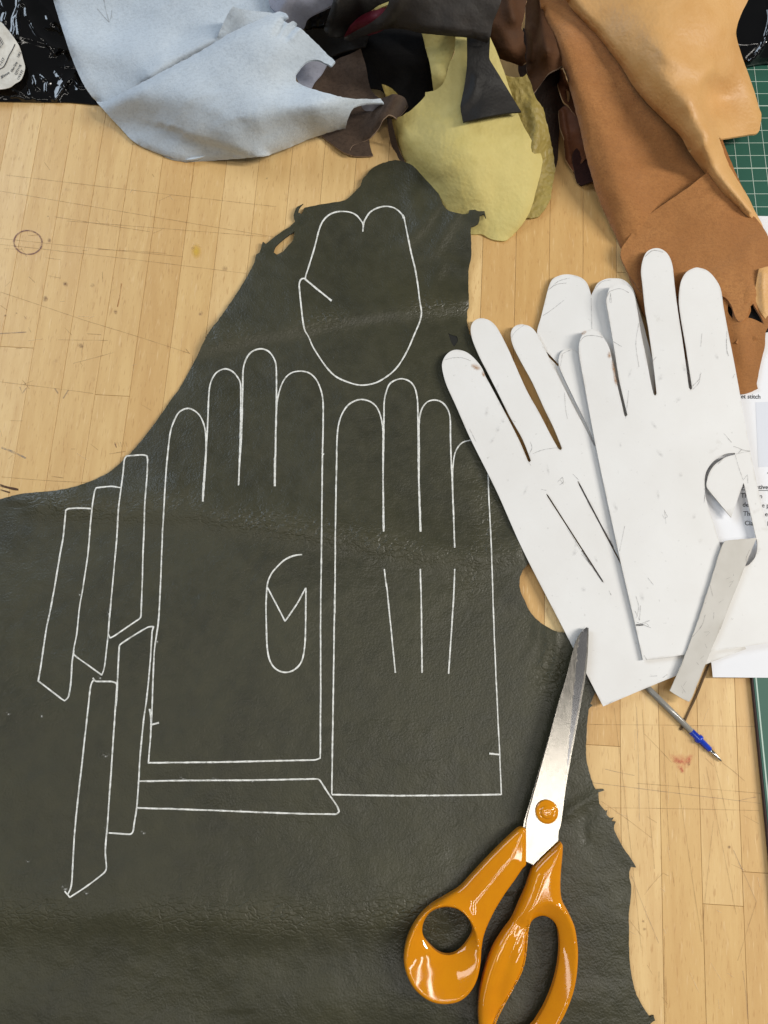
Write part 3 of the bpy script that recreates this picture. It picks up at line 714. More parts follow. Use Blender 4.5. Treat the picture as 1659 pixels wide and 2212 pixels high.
bag = sheet('plastic_bag', [(-110, -90), (300, -90), (330, 150), (262, 221), (140, 221), (60, 220), (0, 219), (-110, 216)], bagf(rbf([(-100, -80, 26), (60, -80, 22), (140, -60, 10), (300, -60, 3), (-100, 200, 4), (60, 190, 4), (200, 190, 1), (250, 200, 1), (60, 80, 13), (150, 90, 5), (220, 90, 1), (300, 90, 1)]), 6, 0.45,
    [([(x*0.16, y*0.16) for x, y in l], h) for l, h in (
        ([(270, -60), (290, 40), (345, 80), (360, 220), (410, 290), (450, 370), (520, 480), (600, 550), (640, 590), (690, 680)], 2.4),
        ([(270, -20), (240, 150), (232, 250), (245, 400), (262, 520)], 1.8), ([(240, 140), (180, 260), (190, 380), (170, 480)], 1.4),
        ([(600, 1060), (650, 1090), (630, 1190), (650, 1280), (740, 1360), (820, 1250), (900, 1120), (980, 1060), (1070, 1170), (1150, 1170)], 2.2),
        ([(880, 900), (960, 895), (1030, 905)], 1.6), ([(350, 520), (480, 560), (600, 600), (780, 660)], 1.5), ([(165, 1190), (210, 1200), (270, 1245)], 1.7),
        ([(410, 1275), (440, 1320), (500, 1360)], 1.7), ([(150, 1305), (230, 1300), (330, 1335)], 1.6), ([(740, 725), (800, 690), (880, 688)], 1.6), ([(480, 1130), (500, 1180)], 2.0), ([(780, 1020), (800, 1040)], 1.5), ([(640, 250), (690, 310)], 1.4), ([(870, 1200), (900, 1240), (880, 1160)], 1.6), ([(560, 60), (650, 150), (740, 300)], 1.2), ([(20, 60), (90, 160), (60, 270)], 1.8))]), BAG, 0.0006, 3.0)
tag(bag, 'shiny crinkled black plastic bag with a white sticker at the left', 'plastic bag')
bb = bvh(bag)
so = smooth([(-60, 40), (0, 47), (10, 56), (27, 77), (42, 101), (50, 128), (54, 147), (46, 171), (32, 181), (21, 189), (0, 193), (-60, 196)], 5)
v, t, bd = triangulate(so, (), 7)
V = cast(bb, v, 0.0005); V[:, 2] = 0.5*V[:, 2]+0.5*np.maximum(V[:, 2], np.mean(V[:, 2]))
V = P(v, V[:, 2]+0.0010)
stick = build('sticker', V, t, bd, 0.0002, STICK, bag)
stick['label'] = 'torn white barcode sticker'
sb = bvh(stick)
R66 = math.radians(62)
text('printed_text', '.85mm', (3, 171), 8.2, math.radians(33), sb, INK, stick, 0.0003, 0.012)
text('printed_text', 'Olive Grey', (27, 157), 7.0, R66, sb, INK, stick, 0.0003, 0.014, 0.78)
text('printed_text', 'UKS', (41, 125), 7.0, R66, sb, INK, stick, 0.0003, 0.012, 0.95)
text('printed_text', 'QTY=18', (36, 163), 7.4, R66, sb, INK, stick, 0.0003, 0.012, 0.9)
text('printed_text', '119.9 FT', (41, 174), 7.4, R66, sb, INK, stick, 0.0003, 0.012, 0.88)
text('printed_text', '1-117', (2, 143), 8.2, math.radians(60), sb, INK, stick, 0.0003, 0.012, 0.95)
ribbon('printed_line', [(33, 96), (27, 109), (20, 121), (13, 137), (7, 146), (-5, 152)], 2.0, sb, INK, stick, 0.0003, wob=0.05)
for k in range(9):
    bx, by = -9+k*2.1, 104-k*2.9+14
    ribbon('barcode_bar', [(bx-7, by-14), (bx+1, by)], [0.9, 1.6, 0.7, 1.9, 0.8, 1.3, 0.7, 1.5, 0.8][k], sb, INK, stick, 0.0003, False, wob=0)
bag2 = sheet('plastic_bag', [(1540, -80), (1760, -80), (1760, 150), (1655, 146), (1600, 152), (1540, 140)], bagf(rbf([(1540, -80, 22), (1750, -80, 22), (1560, 120, 10), (1740, 120, 10), (1650, 30, 18)]), 2, 1.3, [([(1670, 20), (1658, 60), (1646, 100), (1630, 125), (1612, 144)], 3.0), ([(1655, 30), (1672, 80), (1700, 120)], 2.0)]), BAG, 0.0006, 4.0)
for vv in bag2.data.vertices: vv.co.z += 0.004
tag(bag2, 'black plastic bag corner at the right lying on the green cutting mat', 'plastic bag')
bag3 = sheet('plastic_bag', [(560, -80), (800, -80), (780, 60), (740, 110), (690, 105), (640, 90)], bagf(rbf([(560, -80, 30), (780, -80, 34), (650, 90, 10), (750, 90, 10), (690, 30, 24)]), 11, 2.0, [([(655, 60), (668, 66), (676, 78)], 2.2), ([(690, 50), (688, 66), (684, 82)], 2.2), ([(699, 52), (695, 70)], 1.8)]), BAG, 0.0006, 4.0)
tag(bag3, 'black plastic bag glinting behind the torn edge of the blue suede', 'plastic bag')
# black suede at the bottom of the pile
blk = sheet('leather_scrap', [(650, 80), (720, 70), (900, 30), (960, 40), (955, 150), (935, 215), (905, 240), (880, 262), (850, 235), (826, 196), (800, 190), (790, 150), (740, 160), (690, 140)], field([(650, 90, 8), (800, 80, 26), (930, 60, 30), (940, 200, 12), (880, 250, 7), (800, 180, 10), (860, 150, 24)], [([(800, 100), (850, 130), (900, 130)], 5, 20, 30)], (), 1.2, 60, 4), BLK2, 0.001, 9)
tag(blk, 'black suede scrap in the shade under the charcoal leather', 'leather scrap', 'leather scraps piled at the back')
# taupe brown
tau = sheet('leather_scrap', [(779, 105), (784, 122), (790, 142), (797, 180), (806, 200), (822, 214), (840, 206), (853, 203), (866, 206), (876, 214), (882, 228), (874, 240), (858, 256), (849, 250), (840, 247), (829, 256), (817, 278), (797, 299), (778, 308), (762, 314), (756, 324), (760, 335), (745, 330), (729, 320), (693, 292), (640, 240), (640, 190), (673, 183), (701, 148), (729, 128), (757, 116)],
            field([(779, 106, 34), (700, 150, 22), (790, 160, 28), (660, 220, 14), (700, 290, 3), (760, 325, 4), (800, 290, 8), (830, 250, 20), (858, 210, 26), (880, 228, 14), (770, 230, 14), (740, 190, 17), (810, 215, 20)], [([(800, 290), (825, 255), (858, 215)], 4, 18, 14)], (), 0.9, 50, 5), TAUPE, 0.0012, 7, (), None, True, 0.5, TAUPE_E)
tag(tau, 'taupe brown suede scrap curling out under the blue suede point', 'leather scrap', 'leather scraps piled at the back')
sheet('curled_edge', [(757, 322), (762, 315), (779, 308), (797, 299), (800, 318), (806, 336), (785, 337), (764, 337), (757, 333)], field([(760, 325, 3), (797, 300, 6), (806, 335, 2.5), (770, 335, 2.2)], (), (), 0.3, 30, 1), TAUPE, 0.001, 5, (), tau, True, 0.3, TAUPE_E)
sheet('hanging_fold', [(836, 254), (845, 256), (852, 285), (860, 318), (875, 350), (863, 345), (848, 318), (840, 290)], field([(840, 256, 18), (850, 290, 11), (872, 348, 2.5), (845, 310, 4)]), TAUPE, 0.001, 5, (), tau, True, 0.3, TAUPE_E)
# yellow leather: strip, grain side piece and the big front lobe
yb = sheet('leather_scrap', [(1075, 153), (1090, 162), (1105, 166), (1129, 166), (1137, 158), (1147, 180), (1157, 212), (1168, 226), (1175, 236), (1179, 256), (1185, 280), (1193, 320), (1199, 360), (1194, 400), (1188, 432), (1173, 456), (1161, 468), (1137, 471), (1100, 460), (1090, 400), (1090, 300), (1085, 220)],
           field([(1080, 160, 34), (1137, 160, 36), (1175, 240, 24), (1199, 360, 6), (1160, 467, 2.5), (1140, 470, 2.5), (1100, 440, 3), (1140, 300, 20), (1100, 250, 22), (1170, 400, 5)], [([(1150, 230), (1160, 280), (1150, 330)], 4, 20, 12)], (), 1.0, 40, 8), YELG, 0.0011, 7, (), None, True, 1.2, None)
tag(yb, 'pebbled olive yellow leather strip behind the smooth yellow lobe', 'leather scrap', 'leather scraps piled at the back')
yf = sheet('leather_scrap', [(885, 240), (905, 222), (918, 207), (919, 199), (936, 196), (953, 186), (962, 168), (970, 140), (982, 110), (986, 40), (1040, 40), (1080, 130), (1117, 240), (1133, 276), (1157, 316), (1171, 340), (1169, 368), (1157, 416), (1145, 456), (1125, 488), (1101, 514), (1085, 520), (1057, 515), (1041, 506), (1000, 503), (960, 470), (930, 420), (915, 385), (890, 368), (874, 348), (865, 320), (853, 288), (846, 258), (869, 250), (878, 243)],
           field([(885, 245, 20), (920, 215, 26), (985, 60, 48), (1030, 60, 48), (980, 150, 40), (1000, 260, 34), (1117, 245, 26), (1150, 310, 22), (1170, 345, 16), (1150, 440, 9), (1090, 515, 3), (1040, 506, 2.2), (960, 460, 2.5), (915, 400, 2.5), (870, 345, 4), (850, 265, 14), (940, 330, 24), (1050, 340, 27), (1040, 430, 14), (960, 400, 14), (1000, 480, 3)], [([(880, 300), (910, 340), (930, 365)], 3, 30, 18)], [([(1157, 316), (1171, 340), (1169, 368), (1157, 416), (1145, 456), (1125, 488), (1101, 514)], 30, 3), ([(846, 258), (853, 288), (865, 320), (874, 348)], 26, 5)], 0.8, 60, 10), YEL, 0.0012, 7, (), None, True, 0.5)
tag(yf, 'smooth mustard yellow leather lobe partly under the top of the olive hide', 'leather scrap', 'leather scraps piled at the back')
ys = sheet('narrow_strip', [(903, 40), (986, 40), (984, 90), (980, 114), (968, 145), (961, 174), (953, 190), (937, 202), (932, 160), (927, 130), (920, 105), (911, 68)], field([(905, 50, 44), (985, 50, 45), (975, 130, 36), (937, 200, 25), (930, 140, 35), (950, 150, 36)]), YEL, 0.0011, 7, (), yf, True, 0.5)
sheet('leather_tip', [(825, 182), (838, 186), (852, 196), (868, 214), (876, 230), (858, 258), (845, 240), (836, 215)], field([(828, 184, 20), (870, 220, 16), (858, 255, 10), (840, 220, 14)]), YELG, 0.0011, 6, (), yf, True, 0.4)
# brown leathers between the yellow and the tan
b3 = sheet('leather_scrap', [(1130, 60), (1215, 100), (1225, 220), (1212, 240), (1207, 300), (1205, 345), (1200, 362), (1192, 330), (1183, 280), (1172, 236), (1150, 200), (1120, 150)], field([(1130, 60, 26), (1215, 110, 24), (1150, 190, 20), (1220, 220, 10), (1200, 355, 1.8), (1180, 250, 8)]), DBR, 0.001, 9)  # dark backing added for the shadow in the gap
tag(b3, 'blackish brown sheet standing for the shadow in the gap beside the yellow scraps', 'leather scrap', 'leather scraps piled at the back')
b1 = sheet('leather_scrap', [(1075, -60), (1140, -60), (1138, 0), (1135, 10), (1132, 38), (1126, 60), (1132, 71), (1131, 90), (1136, 106), (1133, 120), (1138, 134), (1126, 139), (1095, 129), (1057, 117), (1050, 90), (1065, 36)],
           field([(1080, -50, 58), (1138, -40, 56), (1130, 60, 46), (1137, 133, 34), (1060, 110, 36), (1090, 60, 50), (1100, 120, 40)], [([(1098, -20), (1104, 20), (1112, 40)], 5, 10, 16)], [([(1057, 117), (1095, 129), (1126, 139)], 26, 10)], 0.8, 40, 3), BRN, 0.0013, 7, (), None, True, 0.8, BRN_E)
tag(b1, 'dark brown leather with a pale raw edge beside the charcoal leather', 'leather scrap', 'leather scraps piled at the back')
b2 = sheet('leather_scrap', [(1138, -60), (1165, -60), (1175, 30), (1195, 70), (1208, 112), (1216, 140), (1205, 148), (1190, 155), (1180, 164), (1169, 180), (1153, 201), (1147, 178), (1138, 150), (1134, 110), (1134, 60), (1136, 0)],
           field([(1140, -40, 44), (1165, -40, 50), (1195, 70, 44), (1214, 140, 38), (1180, 162, 34), (1153, 200, 28), (1138, 100, 28), (1160, 100, 40)], [([(1146, 62), (1150, 100), (1148, 125)], 5, 6, 8), ([(1165, 0), (1172, 60), (1182, 110)], 4, 12, 12)], (), 0.8, 40, 6), BRN, 0.0013, 6, (), None, True, 0.5, TAUPE_E)
tag(b2, 'mid brown leather fold pressed against the left edge of the tan skin', 'leather scrap', 'leather scraps piled at the back')
b5 = sheet('leather_scrap', [(1207, 238), (1216, 230), (1225, 226), (1243, 248), (1260, 284), (1275, 330), (1262, 345), (1248, 360), (1239, 371), (1227, 353), (1221, 340), (1218, 300), (1209, 270)], field([(1207, 240, 18), (1225, 226, 22), (1260, 290, 20), (1239, 368, 4), (1221, 330, 6), (1240, 300, 16)], [([(1216, 240), (1224, 290), (1232, 345)], 3, 4, 8)], (), 0.6, 30, 2), RUST, 0.0012, 5, (), None, True, 0.5, BRN_E)
tag(b5, 'rust brown leather scrap hanging below the small curled one beside the tan suede', 'leather scrap', 'leather scraps piled at the back')
b4 = sheet('leather_scrap', [(1203, 148), (1217, 146), (1229, 180), (1236, 208), (1250, 250), (1243, 250), (1235, 240), (1227, 227), (1217, 219), (1208, 194), (1203, 170)], field([(1205, 150, 30), (1217, 148, 32), (1240, 240, 22), (1208, 200, 22), (1228, 195, 30)]), RUST, 0.0014, 5, [[(1222, 194), (1227, 192), (1230, 200), (1230, 214), (1228, 221), (1224, 214)]], None, True, 0.4, BRN_E)
tag(b4, 'small orange brown leather curl with a slot tucked under the tan suede', 'leather scrap', 'leather scraps piled at the back')
b6 = sheet('leather_scrap', [(1241, 324), (1250, 319), (1262, 318), (1272, 345), (1285, 390), (1272, 394), (1256, 400), (1247, 393), (1241, 372), (1237, 340)], field([(1241, 325, 12), (1265, 320, 14), (1284, 388, 6), (1250, 396, 3), (1240, 360, 6)]), WINE, 0.0012, 5, (), None, True, 0.4)
tag(b6, 'very dark wine brown suede end poking out lowest beside the tan suede', 'leather scrap', 'leather scraps piled at the back')
# charcoal leather over the top, black triangle, maroon and folded black
mar = sheet('leather_scrap', [(744, 78), (757, 55), (777, 36), (800, 24), (835, 12), (860, 20), (830, 60), (790, 76), (758, 84)], field([(745, 78, 30), (790, 36, 46), (840, 20, 50), (760, 82, 28), (800, 60, 42)], [([(755, 68), (785, 45), (825, 25)], 6, 16, 16)], (), 0.5, 40, 3), MAR, 0.0012, 6)
tag(mar, 'maroon red leather fold showing between the black leathers', 'leather scrap', 'leather scraps piled at the back')
bf = sheet('leather_scrap', [(740, -60), (700, 62), (708, 73), (722, 79), (738, 78), (748, 68), (777, 34), (812, 14), (850, -10), (860, -60)], field([(745, -50, 66), (702, 62, 44), (722, 78, 40), (745, 70, 40), (850, -50, 62), (790, 10, 54), (725, 20, 62)], [([(745, -40), (724, 20), (708, 68)], 6, 10, 12)], (), 0.6, 40, 5), BLK, 0.0013, 7)
tag(bf, 'black leather fold with a worn crease beside the maroon leather', 'leather scrap', 'leather scraps piled at the back')
yk = sheet('leather_scrap', [(808, 19), (818, 12), (847, 0), (870, -12), (860, 4), (838, 10), (813, 21)], field([(808, 20, 54), (860, -8, 60), (838, 8, 56)]), YEL, 0.001, 5)
tag(yk, 'thin pale yellow leather sliver above the maroon fold', 'leather scrap', 'leather scraps piled at the back')
tri = sheet('leather_scrap', [(1008, 60), (1060, 60), (1057, 124), (1066, 142), (1077, 160), (1101, 200), (1126, 241), (1093, 244), (1049, 252), (1001, 263), (995, 232), (998, 210), (1004, 180), (1009, 132)],
            field([(1010, 70, 56), (1058, 70, 58), (1057, 124, 52), (1001, 260, 38.5), (1125, 240, 33), (1060, 230, 40), (1030, 150, 49), (997, 230, 39.5), (1090, 190, 40)], [([(1030, 170), (1020, 210), (1000, 232)], 2, 8, 10)], (), 0.6, 40, 2), BLK, 0.0012, 7, (), None, True, 0.3)
tag(tri, 'black leather triangle with a straight cut edge lying on the yellow lobe', 'leather scrap', 'leather scraps piled at the back')
ch = sheet('leather_scrap', [(850, -70), (1100, -70), (1083, 0), (1066, 44), (1060, 74), (1053, 90), (1037, 84), (1013, 78), (957, 73), (905, 67), (877, 60), (845, 58), (820, 62), (790, 72), (757, 84), (742, 82), (770, 66), (805, 46), (838, 10)],
           field([(860, -60, 84), (1090, -60, 84), (1070, 20, 74), (1053, 86, 63), (957, 70, 66), (845, 58, 60), (750, 82, 44), (830, 20, 68), (950, 0, 78)], [([(880, -40), (860, 10), (830, 52)], 3, 10, 30)], [([(757, 84), (845, 58), (905, 67), (957, 73), (1013, 78), (1053, 90)], 14, 4)], 0.8, 60, 7), GREYL, 0.0014, 8, (), None, True, 0.3)
tag(ch, 'charcoal grey leather draped over the top of the pile', 'leather scrap', 'leather scraps piled at the back')
gb = sheet('leather_scrap', [(640, 70), (700, 62), (760, 80), (800, 74), (790, 100), (740, 112), (700, 130), (660, 110)], field([(640, 80, 14), (700, 70, 26), (790, 80, 34), (700, 125, 18), (760, 100, 28)]), BLK, 0.001, 8)
tag(gb, 'dark grey leather edge between the blue suede tear and the maroon fold', 'leather scrap', 'leather scraps piled at the back')

# ------------------------------------------------------------------ blue suede skin
blue = sheet('leather_skin', [(90, -90), (115, 0), (135, 65), (155, 125), (175, 172), (192, 200), (212, 222), (255, 268), (300, 310), (395, 346), (500, 300), (600, 120), (640, 40), (660, -90)],
             field([(100, -80, 44), (400, -80, 46), (640, -60, 46), (125, 30, 30), (150, 110, 22), (180, 178, 15), (212, 222, 9), (300, 305, 3), (395, 340, 3), (300, 150, 23), (480, 40, 36), (250, 60, 24), (560, 100, 30), (400, 240, 6), (330, 230, 12)], [([(140, 90), (250, 115), (340, 120)], 3, 40, 30), ([(330, 165), (400, 120), (470, 85)], 7, 26, 14)], [([(115, 0), (155, 125), (212, 222), (300, 310), (395, 346)], 22, 4)], 1.0, 90, 12), BLUE, 0.0014, 9, (), None, True, 0.3)
tag(blue, 'pale blue suede skin folded over itself with torn edges', 'leather skin')
bob = bvh(blue)
sheet('back_fold', [(572, -80), (745, -80), (731, -4), (719, 9), (700, 20), (681, 28), (664, 40), (653, 62), (625, 70), (606, 34), (582, 10)], field([(580, -60, 52), (740, -60, 62), (719, 8, 50), (681, 28, 46), (652, 60, 36), (610, 30, 43), (640, 0, 52)], [([(628, -10), (610, 20), (606, 40)], 4, 10, 20)], (), 0.6, 60, 3), BLUE_B, 0.0013, 8, (), blue, True, 0.3)
sheet('inner_fold', [(459, 98), (470, 78), (476, 64), (490, 34), (503, 14), (520, 19), (542, 23), (588, 28), (612, 40), (560, 80), (500, 110)], field([(462, 95, 36), (503, 15, 50), (590, 30, 46), (490, 35, 46), (540, 60, 43), (500, 100, 37)], [([(503, 16), (490, 36), (474, 72)], 3, 8, 10)], (), 0.4, 60, 5), BLUE, 0.0013, 7, (), blue, True, 0.3)
flap = sheet('front_fold', [(208, 219), (222, 220), (236, 215), (280, 192), (350, 155), (425, 115), (500, 70), (565, 40), (592, 28), (604, 25), (618, 29), (623, 36), (612, 44), (622, 50), (634, 45), (642, 50), (636, 57), (650, 61), (680, 90), (702, 112), (724, 133), (715, 142), (704, 137), (686, 129), (665, 132), (650, 145), (639, 160), (640, 175), (650, 182), (675, 192), (710, 202), (752, 212), (800, 214), (822, 213), (829, 222), (800, 222), (782, 224), (765, 230), (754, 246), (746, 274), (720, 280), (675, 295), (625, 315), (585, 331), (560, 336), (500, 341), (415, 348), (395, 347), (300, 312), (255, 270)],
             field([(210, 220, 12), (280, 195, 29), (425, 118, 46), (565, 42, 58), (610, 30, 58), (650, 62, 54), (722, 135, 42), (645, 165, 40), (750, 213, 36), (825, 217, 30), (746, 272, 18), (675, 292, 14), (580, 325, 12), (450, 345, 2.5), (395, 345, 2.5), (300, 310, 3.5), (255, 270, 5), (400, 220, 34), (520, 170, 46), (600, 120, 52), (560, 240, 38), (680, 240, 36), (380, 290, 15), (480, 285, 24), (330, 250, 20)],
                   [([(400, 285), (440, 296), (480, 307), (530, 325), (562, 337)], 3.5, 60, 9), ([(560, 250), (640, 232), (720, 225)], 4, 40, 30), ([(612, 44), (606, 60), (598, 75)], -2.5, 6, 6), ([(636, 56), (624, 66), (612, 82)], -2, 5, 5), ([(650, 62), (640, 72), (632, 84)], 2, 6, 6), ([(250, 225), (330, 205), (420, 200)], 3, 30, 40)],
                   [([(208, 219), (236, 215), (280, 192), (350, 155), (425, 115), (500, 70), (565, 40), (604, 25)], 20, 5), ([(746, 274), (675, 295), (625, 315), (585, 331)], 32, 8), ([(300, 312), (395, 347), (500, 341)], 14, 2)], 0.9, 80, 14), BLUE, 0.0014, 7, (), blue, True, 0.7)
flb = bvh(flap)
sheet('curled_tip', [(780, 226), (800, 221), (818, 213), (826, 218), (834, 229), (830, 241), (808, 238), (788, 236)], field([(780, 228, 24), (820, 214, 27), (833, 230, 20), (810, 236, 19)]), BLUE_B, 0.0011, 5, (), blue, True, 0.3)
sheet('tear_backing', [(636, 158), (650, 140), (665, 128), (690, 126), (706, 140), (694, 160), (680, 176), (672, 192), (648, 186)], field([(640, 165, 24), (670, 130, 30), (704, 140, 26), (675, 185, 22)]), BLUE_B, 0.0011, 6, (), blue, True, 0.3)
for a in [[(225, 0), (229, 22), (236, 48)], [(211, 20), (224, 36), (236, 49)], [(242, 22), (241, 36), (237, 49)]]:
    ribbon('pencil_arrow', a, 1.8, bob, PENCIL, blue, 0.0004, wob=0.3)

# ------------------------------------------------------------------ tan skin
ts = sheet('leather_skin', [(1160, -80), (1166, 0), (1172, 24), (1188, 61), (1200, 90), (1213, 133), (1227, 169), (1238, 212), (1252, 266), (1266, 331), (1278, 374), (1292, 421), (1314, 472), (1334, 514), (1342, 538), (1341, 551), (1349, 571), (1358, 593), (1368, 618), (1392, 680), (1440, 745), (1520, 800), (1570, 830), (1596, 850), (1611, 850), (1626, 845), (1637, 839), (1635, 829), (1640, 800), (1647, 770), (1653, 746), (1656, 712), (1680, 690), (1700, 620), (1690, 540), (1652, 512), (1620, 440), (1560, 300), (1500, 100), (1480, -80)],
           field([(1165, -70, 50), (1200, 80, 44), (1238, 210, 34), (1266, 330, 22), (1300, 440, 11), (1342, 540, 5), (1368, 615, 3.2), (1440, 740, 4), (1590, 845, 5.4), (1640, 800, 6), (1660, 700, 7.6), (1400, 300, 26), (1330, 100, 42), (1460, 450, 10), (1420, 600, 5), (1550, 650, 7.2), (1610, 680, 7.6), (1600, 480, 9.5), (1520, 560, 7), (1350, 420, 15), (1500, -60, 50), (1480, 760, 4.5)],
                 [([(1230, 100), (1290, 250), (1330, 380), (1360, 470)], 5, 50, 40), ([(1620, 620), (1600, 700), (1610, 780)], 1.5, 16, 14), ([(1390, 560), (1380, 600), (1385, 640)], 1.2, 10, 12)],
                 [([(1172, 24), (1200, 90), (1238, 212), (1278, 374), (1314, 472), (1342, 538)], 16, 6)], 0.8, 70, 3), TANS, 0.0014, 9, [[(1573, 655), (1578, 660), (1584, 668), (1583, 688), (1577, 682), (1572, 672)], [(1621, 662), (1627, 656), (1634, 668), (1645, 686), (1650, 700), (1630, 690), (1616, 686), (1622, 672)]], None, True, 0.5)
tag(ts, 'large tan skin with suede side up and a smooth side rolled over it', 'leather skin')
shade = sheet('leather_scrap', [(1556, 640), (1662, 640), (1662, 715), (1600, 720), (1560, 700)], field([(1556, 640, 6.1), (1660, 640, 6.3), (1610, 715, 6.0)]), BLK2, 0.0003, 14)  # black sheet added under the torn slots to give them deep shadow
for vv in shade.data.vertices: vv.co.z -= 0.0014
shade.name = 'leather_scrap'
tag(shade, 'black sheet standing for the deep shadow in the torn slots of the tan skin', 'leather scrap')
sheet('suede_flap', [(1344, 534), (1358, 514), (1378, 486), (1410, 458), (1443, 435), (1488, 404), (1528, 372), (1580, 420), (1640, 480), (1668, 530), (1690, 600), (1650, 622), (1634, 600), (1625, 640), (1618, 670), (1608, 690), (1596, 694), (1588, 684), (1580, 660), (1560, 640), (1480, 640), (1400, 640), (1368, 606), (1350, 575), (1341, 552)],
      field([(1344, 535, 7.5), (1443, 437, 15.5), (1528, 374, 22), (1600, 440, 14), (1650, 520, 10), (1680, 600, 9.8), (1600, 690, 9.2), (1480, 640, 7.8), (1380, 610, 5.2), (1450, 540, 8.8), (1550, 560, 9.4)], [([(1640, 520), (1600, 560), (1560, 590)], 1.2, 30, 20), ([(1375, 560), (1372, 590), (1380, 620)], 1.2, 9, 14)], (), 0.5, 60, 6), TANS, 0.0012, 7, (), ts, True, 0.4)
sheet('torn_tail', [(1640, 580), (1662, 575), (1662, 700), (1654, 690), (1640, 668), (1630, 640), (1634, 610)], field([(1640, 585, 12), (1660, 580, 12), (1655, 690, 8), (1634, 640, 9)], [([(1650, 590), (1648, 630), (1652, 670)], 2, 8, 8)]), TAN, 0.0012, 6, (), ts, True, 0.4)
sheet('torn_tail', [(1590, 740), (1600, 720), (1620, 722), (1634, 730), (1625, 738), (1605, 742), (1612, 748), (1596, 745)], field([(1590, 740, 6.6), (1620, 722, 7.2), (1632, 730, 6.6), (1605, 745, 6.4)]), TANS, 0.001, 5, (), ts, True, 0.4)
sheet('smooth_fold', [(1190, -80), (1226, 0), (1256, 36), (1299, 83), (1343, 140), (1368, 180), (1396, 216), (1436, 256), (1471, 291), (1490, 324), (1519, 364), (1559, 410), (1595, 446), (1625, 472), (1656, 508), (1645, 482), (1630, 454), (1616, 425), (1588, 378), (1566, 331), (1554, 300), (1584, 296), (1620, 290), (1634, 288), (1641, 280), (1645, 248), (1640, 234), (1631, 202), (1616, 158), (1602, 119), (1591, 79), (1593, 54), (1604, 24), (1616, 0), (1640, -80)],
      field([(1200, -70, 66), (1226, 0, 58), (1299, 83, 52), (1368, 180, 44), (1436, 256, 39), (1490, 324, 32), (1559, 410, 22), (1650, 503, 9.5), (1400, 60, 66), (1420, 160, 58), (1500, 100, 60), (1500, 220, 50), (1530, 300, 40), (1556, 302, 30), (1590, 380, 20), (1634, 286, 16), (1644, 240, 17), (1590, 240, 20), (1540, 215, 30), (1600, 120, 34), (1592, 60, 44), (1616, -60, 56), (1560, 160, 38), (1560, 60, 54)],
            [([(1535, 150), (1516, 185), (1511, 215), (1518, 250), (1534, 280), (1556, 320)], 5, 9, 26), ([(1440, 120), (1490, 145), (1530, 160)], 2, 30, 20), ([(1520, 320), (1560, 380), (1620, 460)], 4, 16, 16)],
            [([(1226, 0), (1256, 36), (1299, 83), (1343, 140), (1396, 216), (1471, 291), (1519, 364), (1595, 446), (1650, 503)], 17, 7), ([(1656, 508), (1616, 425), (1588, 378), (1566, 331), (1554, 300)], 18, 7), ([(1645, 248), (1631, 202), (1602, 119), (1591, 79)], 20, 5)], 0.7, 90, 16), TAN, 0.0014, 7, (), ts, True, 0.25)

# ------------------------------------------------------------------ card templates
heart = sheet('card_template', [(1160, 722), (1169, 684), (1184, 624), (1192, 605), (1206, 596), (1224, 592.5), (1243, 595), (1259, 602), (1270, 615), (1277, 638), (1282, 628), (1291, 612), (1307, 603), (1323, 601), (1346, 604), (1365, 621), (1374, 646), (1395, 720), (1412, 800), (1410, 880), (1380, 960), (1335, 990), (1290, 970), (1230, 880), (1195, 830), (1168, 775)], field([(1160, 720, 3.2), (1224, 592, 3.6), (1345, 604, 6.4), (1400, 760, 6.8), (1340, 980, 4.4), (1230, 870, 3.4)]), CARD, 0.0006, 18, [[(1172, 752), (1190, 769), (1208, 788), (1205, 791), (1186, 772), (1170, 755)]], None, True, 0, CARD_E, 5)
tag(heart, 'white card thumb template with two round lobes under the glove templates', 'card template')
LT = [(1303, 1526), (1220, 1364), (1131, 1191), (1074, 1063.6), (1017, 949), (986, 879), (966, 835), (957.6, 808), (955, 786), (962, 769), (975, 758), (990.6, 755.6), (1010, 762), (1028, 777.6), (1041, 795), (1049, 813), (1070, 852), (1096, 901), (1122.6, 953.6), (1140, 995), (1143.7, 998.5), (1147, 995), (1129, 949), (1102, 901), (1075.5, 848), (1053, 804), (1035, 769), (1022, 738), (1017, 716), (1019, 700.6), (1028, 690.5), (1041, 687.4), (1056.6, 691.8), (1070, 702.8), (1080.8, 720), (1097, 752), (1112, 786), (1138, 843.6), (1165, 892), (1187.6, 936), (1206, 969), (1211.5, 972), (1214, 968), (1197, 926), (1176, 883), (1150, 826), (1128, 786), (1110, 751), (1103.7, 729), (1105, 713.8), (1113.8, 703.7), (1127, 700.6), (1144.6, 705), (1157.8, 718), (1171, 742), (1188.6, 777.6), (1206, 812.8), (1232.6, 865.6), (1263, 922.8), (1283, 962), (1288, 964), (1266, 914), (1240, 861), (1217, 813), (1208, 791), (1207, 773), (1213, 760), (1228, 753), (1246, 758), (1263, 782), (1300, 850), (1440, 1100), (1612, 1402), (1450, 1464)]
def slit(a, b, w):
    a, b = np.array(a, float), np.array(b, float); d = (b-a)/np.hypot(*(b-a)); n = np.array([d[1], -d[0]])*w
    return [tuple(p) for p in (a, a+d*6+n, (a+b)/2+n, b-d*6+n, b, b-d*6-n, (a+b)/2-n, a+d*6-n)]
left = sheet('card_template', LT, field([(955, 790, 5.4), (1130, 700, 5.2), (1303, 1526, 5.0), (1131, 1191, 5.0), (1235, 755, 5.6), (1300, 900, 5.8), (1600, 1400, 4.9), (1400, 1300, 5.0)]), CARD, 0.0007, 18, [slit((1180, 1066), (1304, 1259), 1.5), slit((1249, 1041), (1344, 1222), 1.6)], None, True, 0, CARD_E, 4)
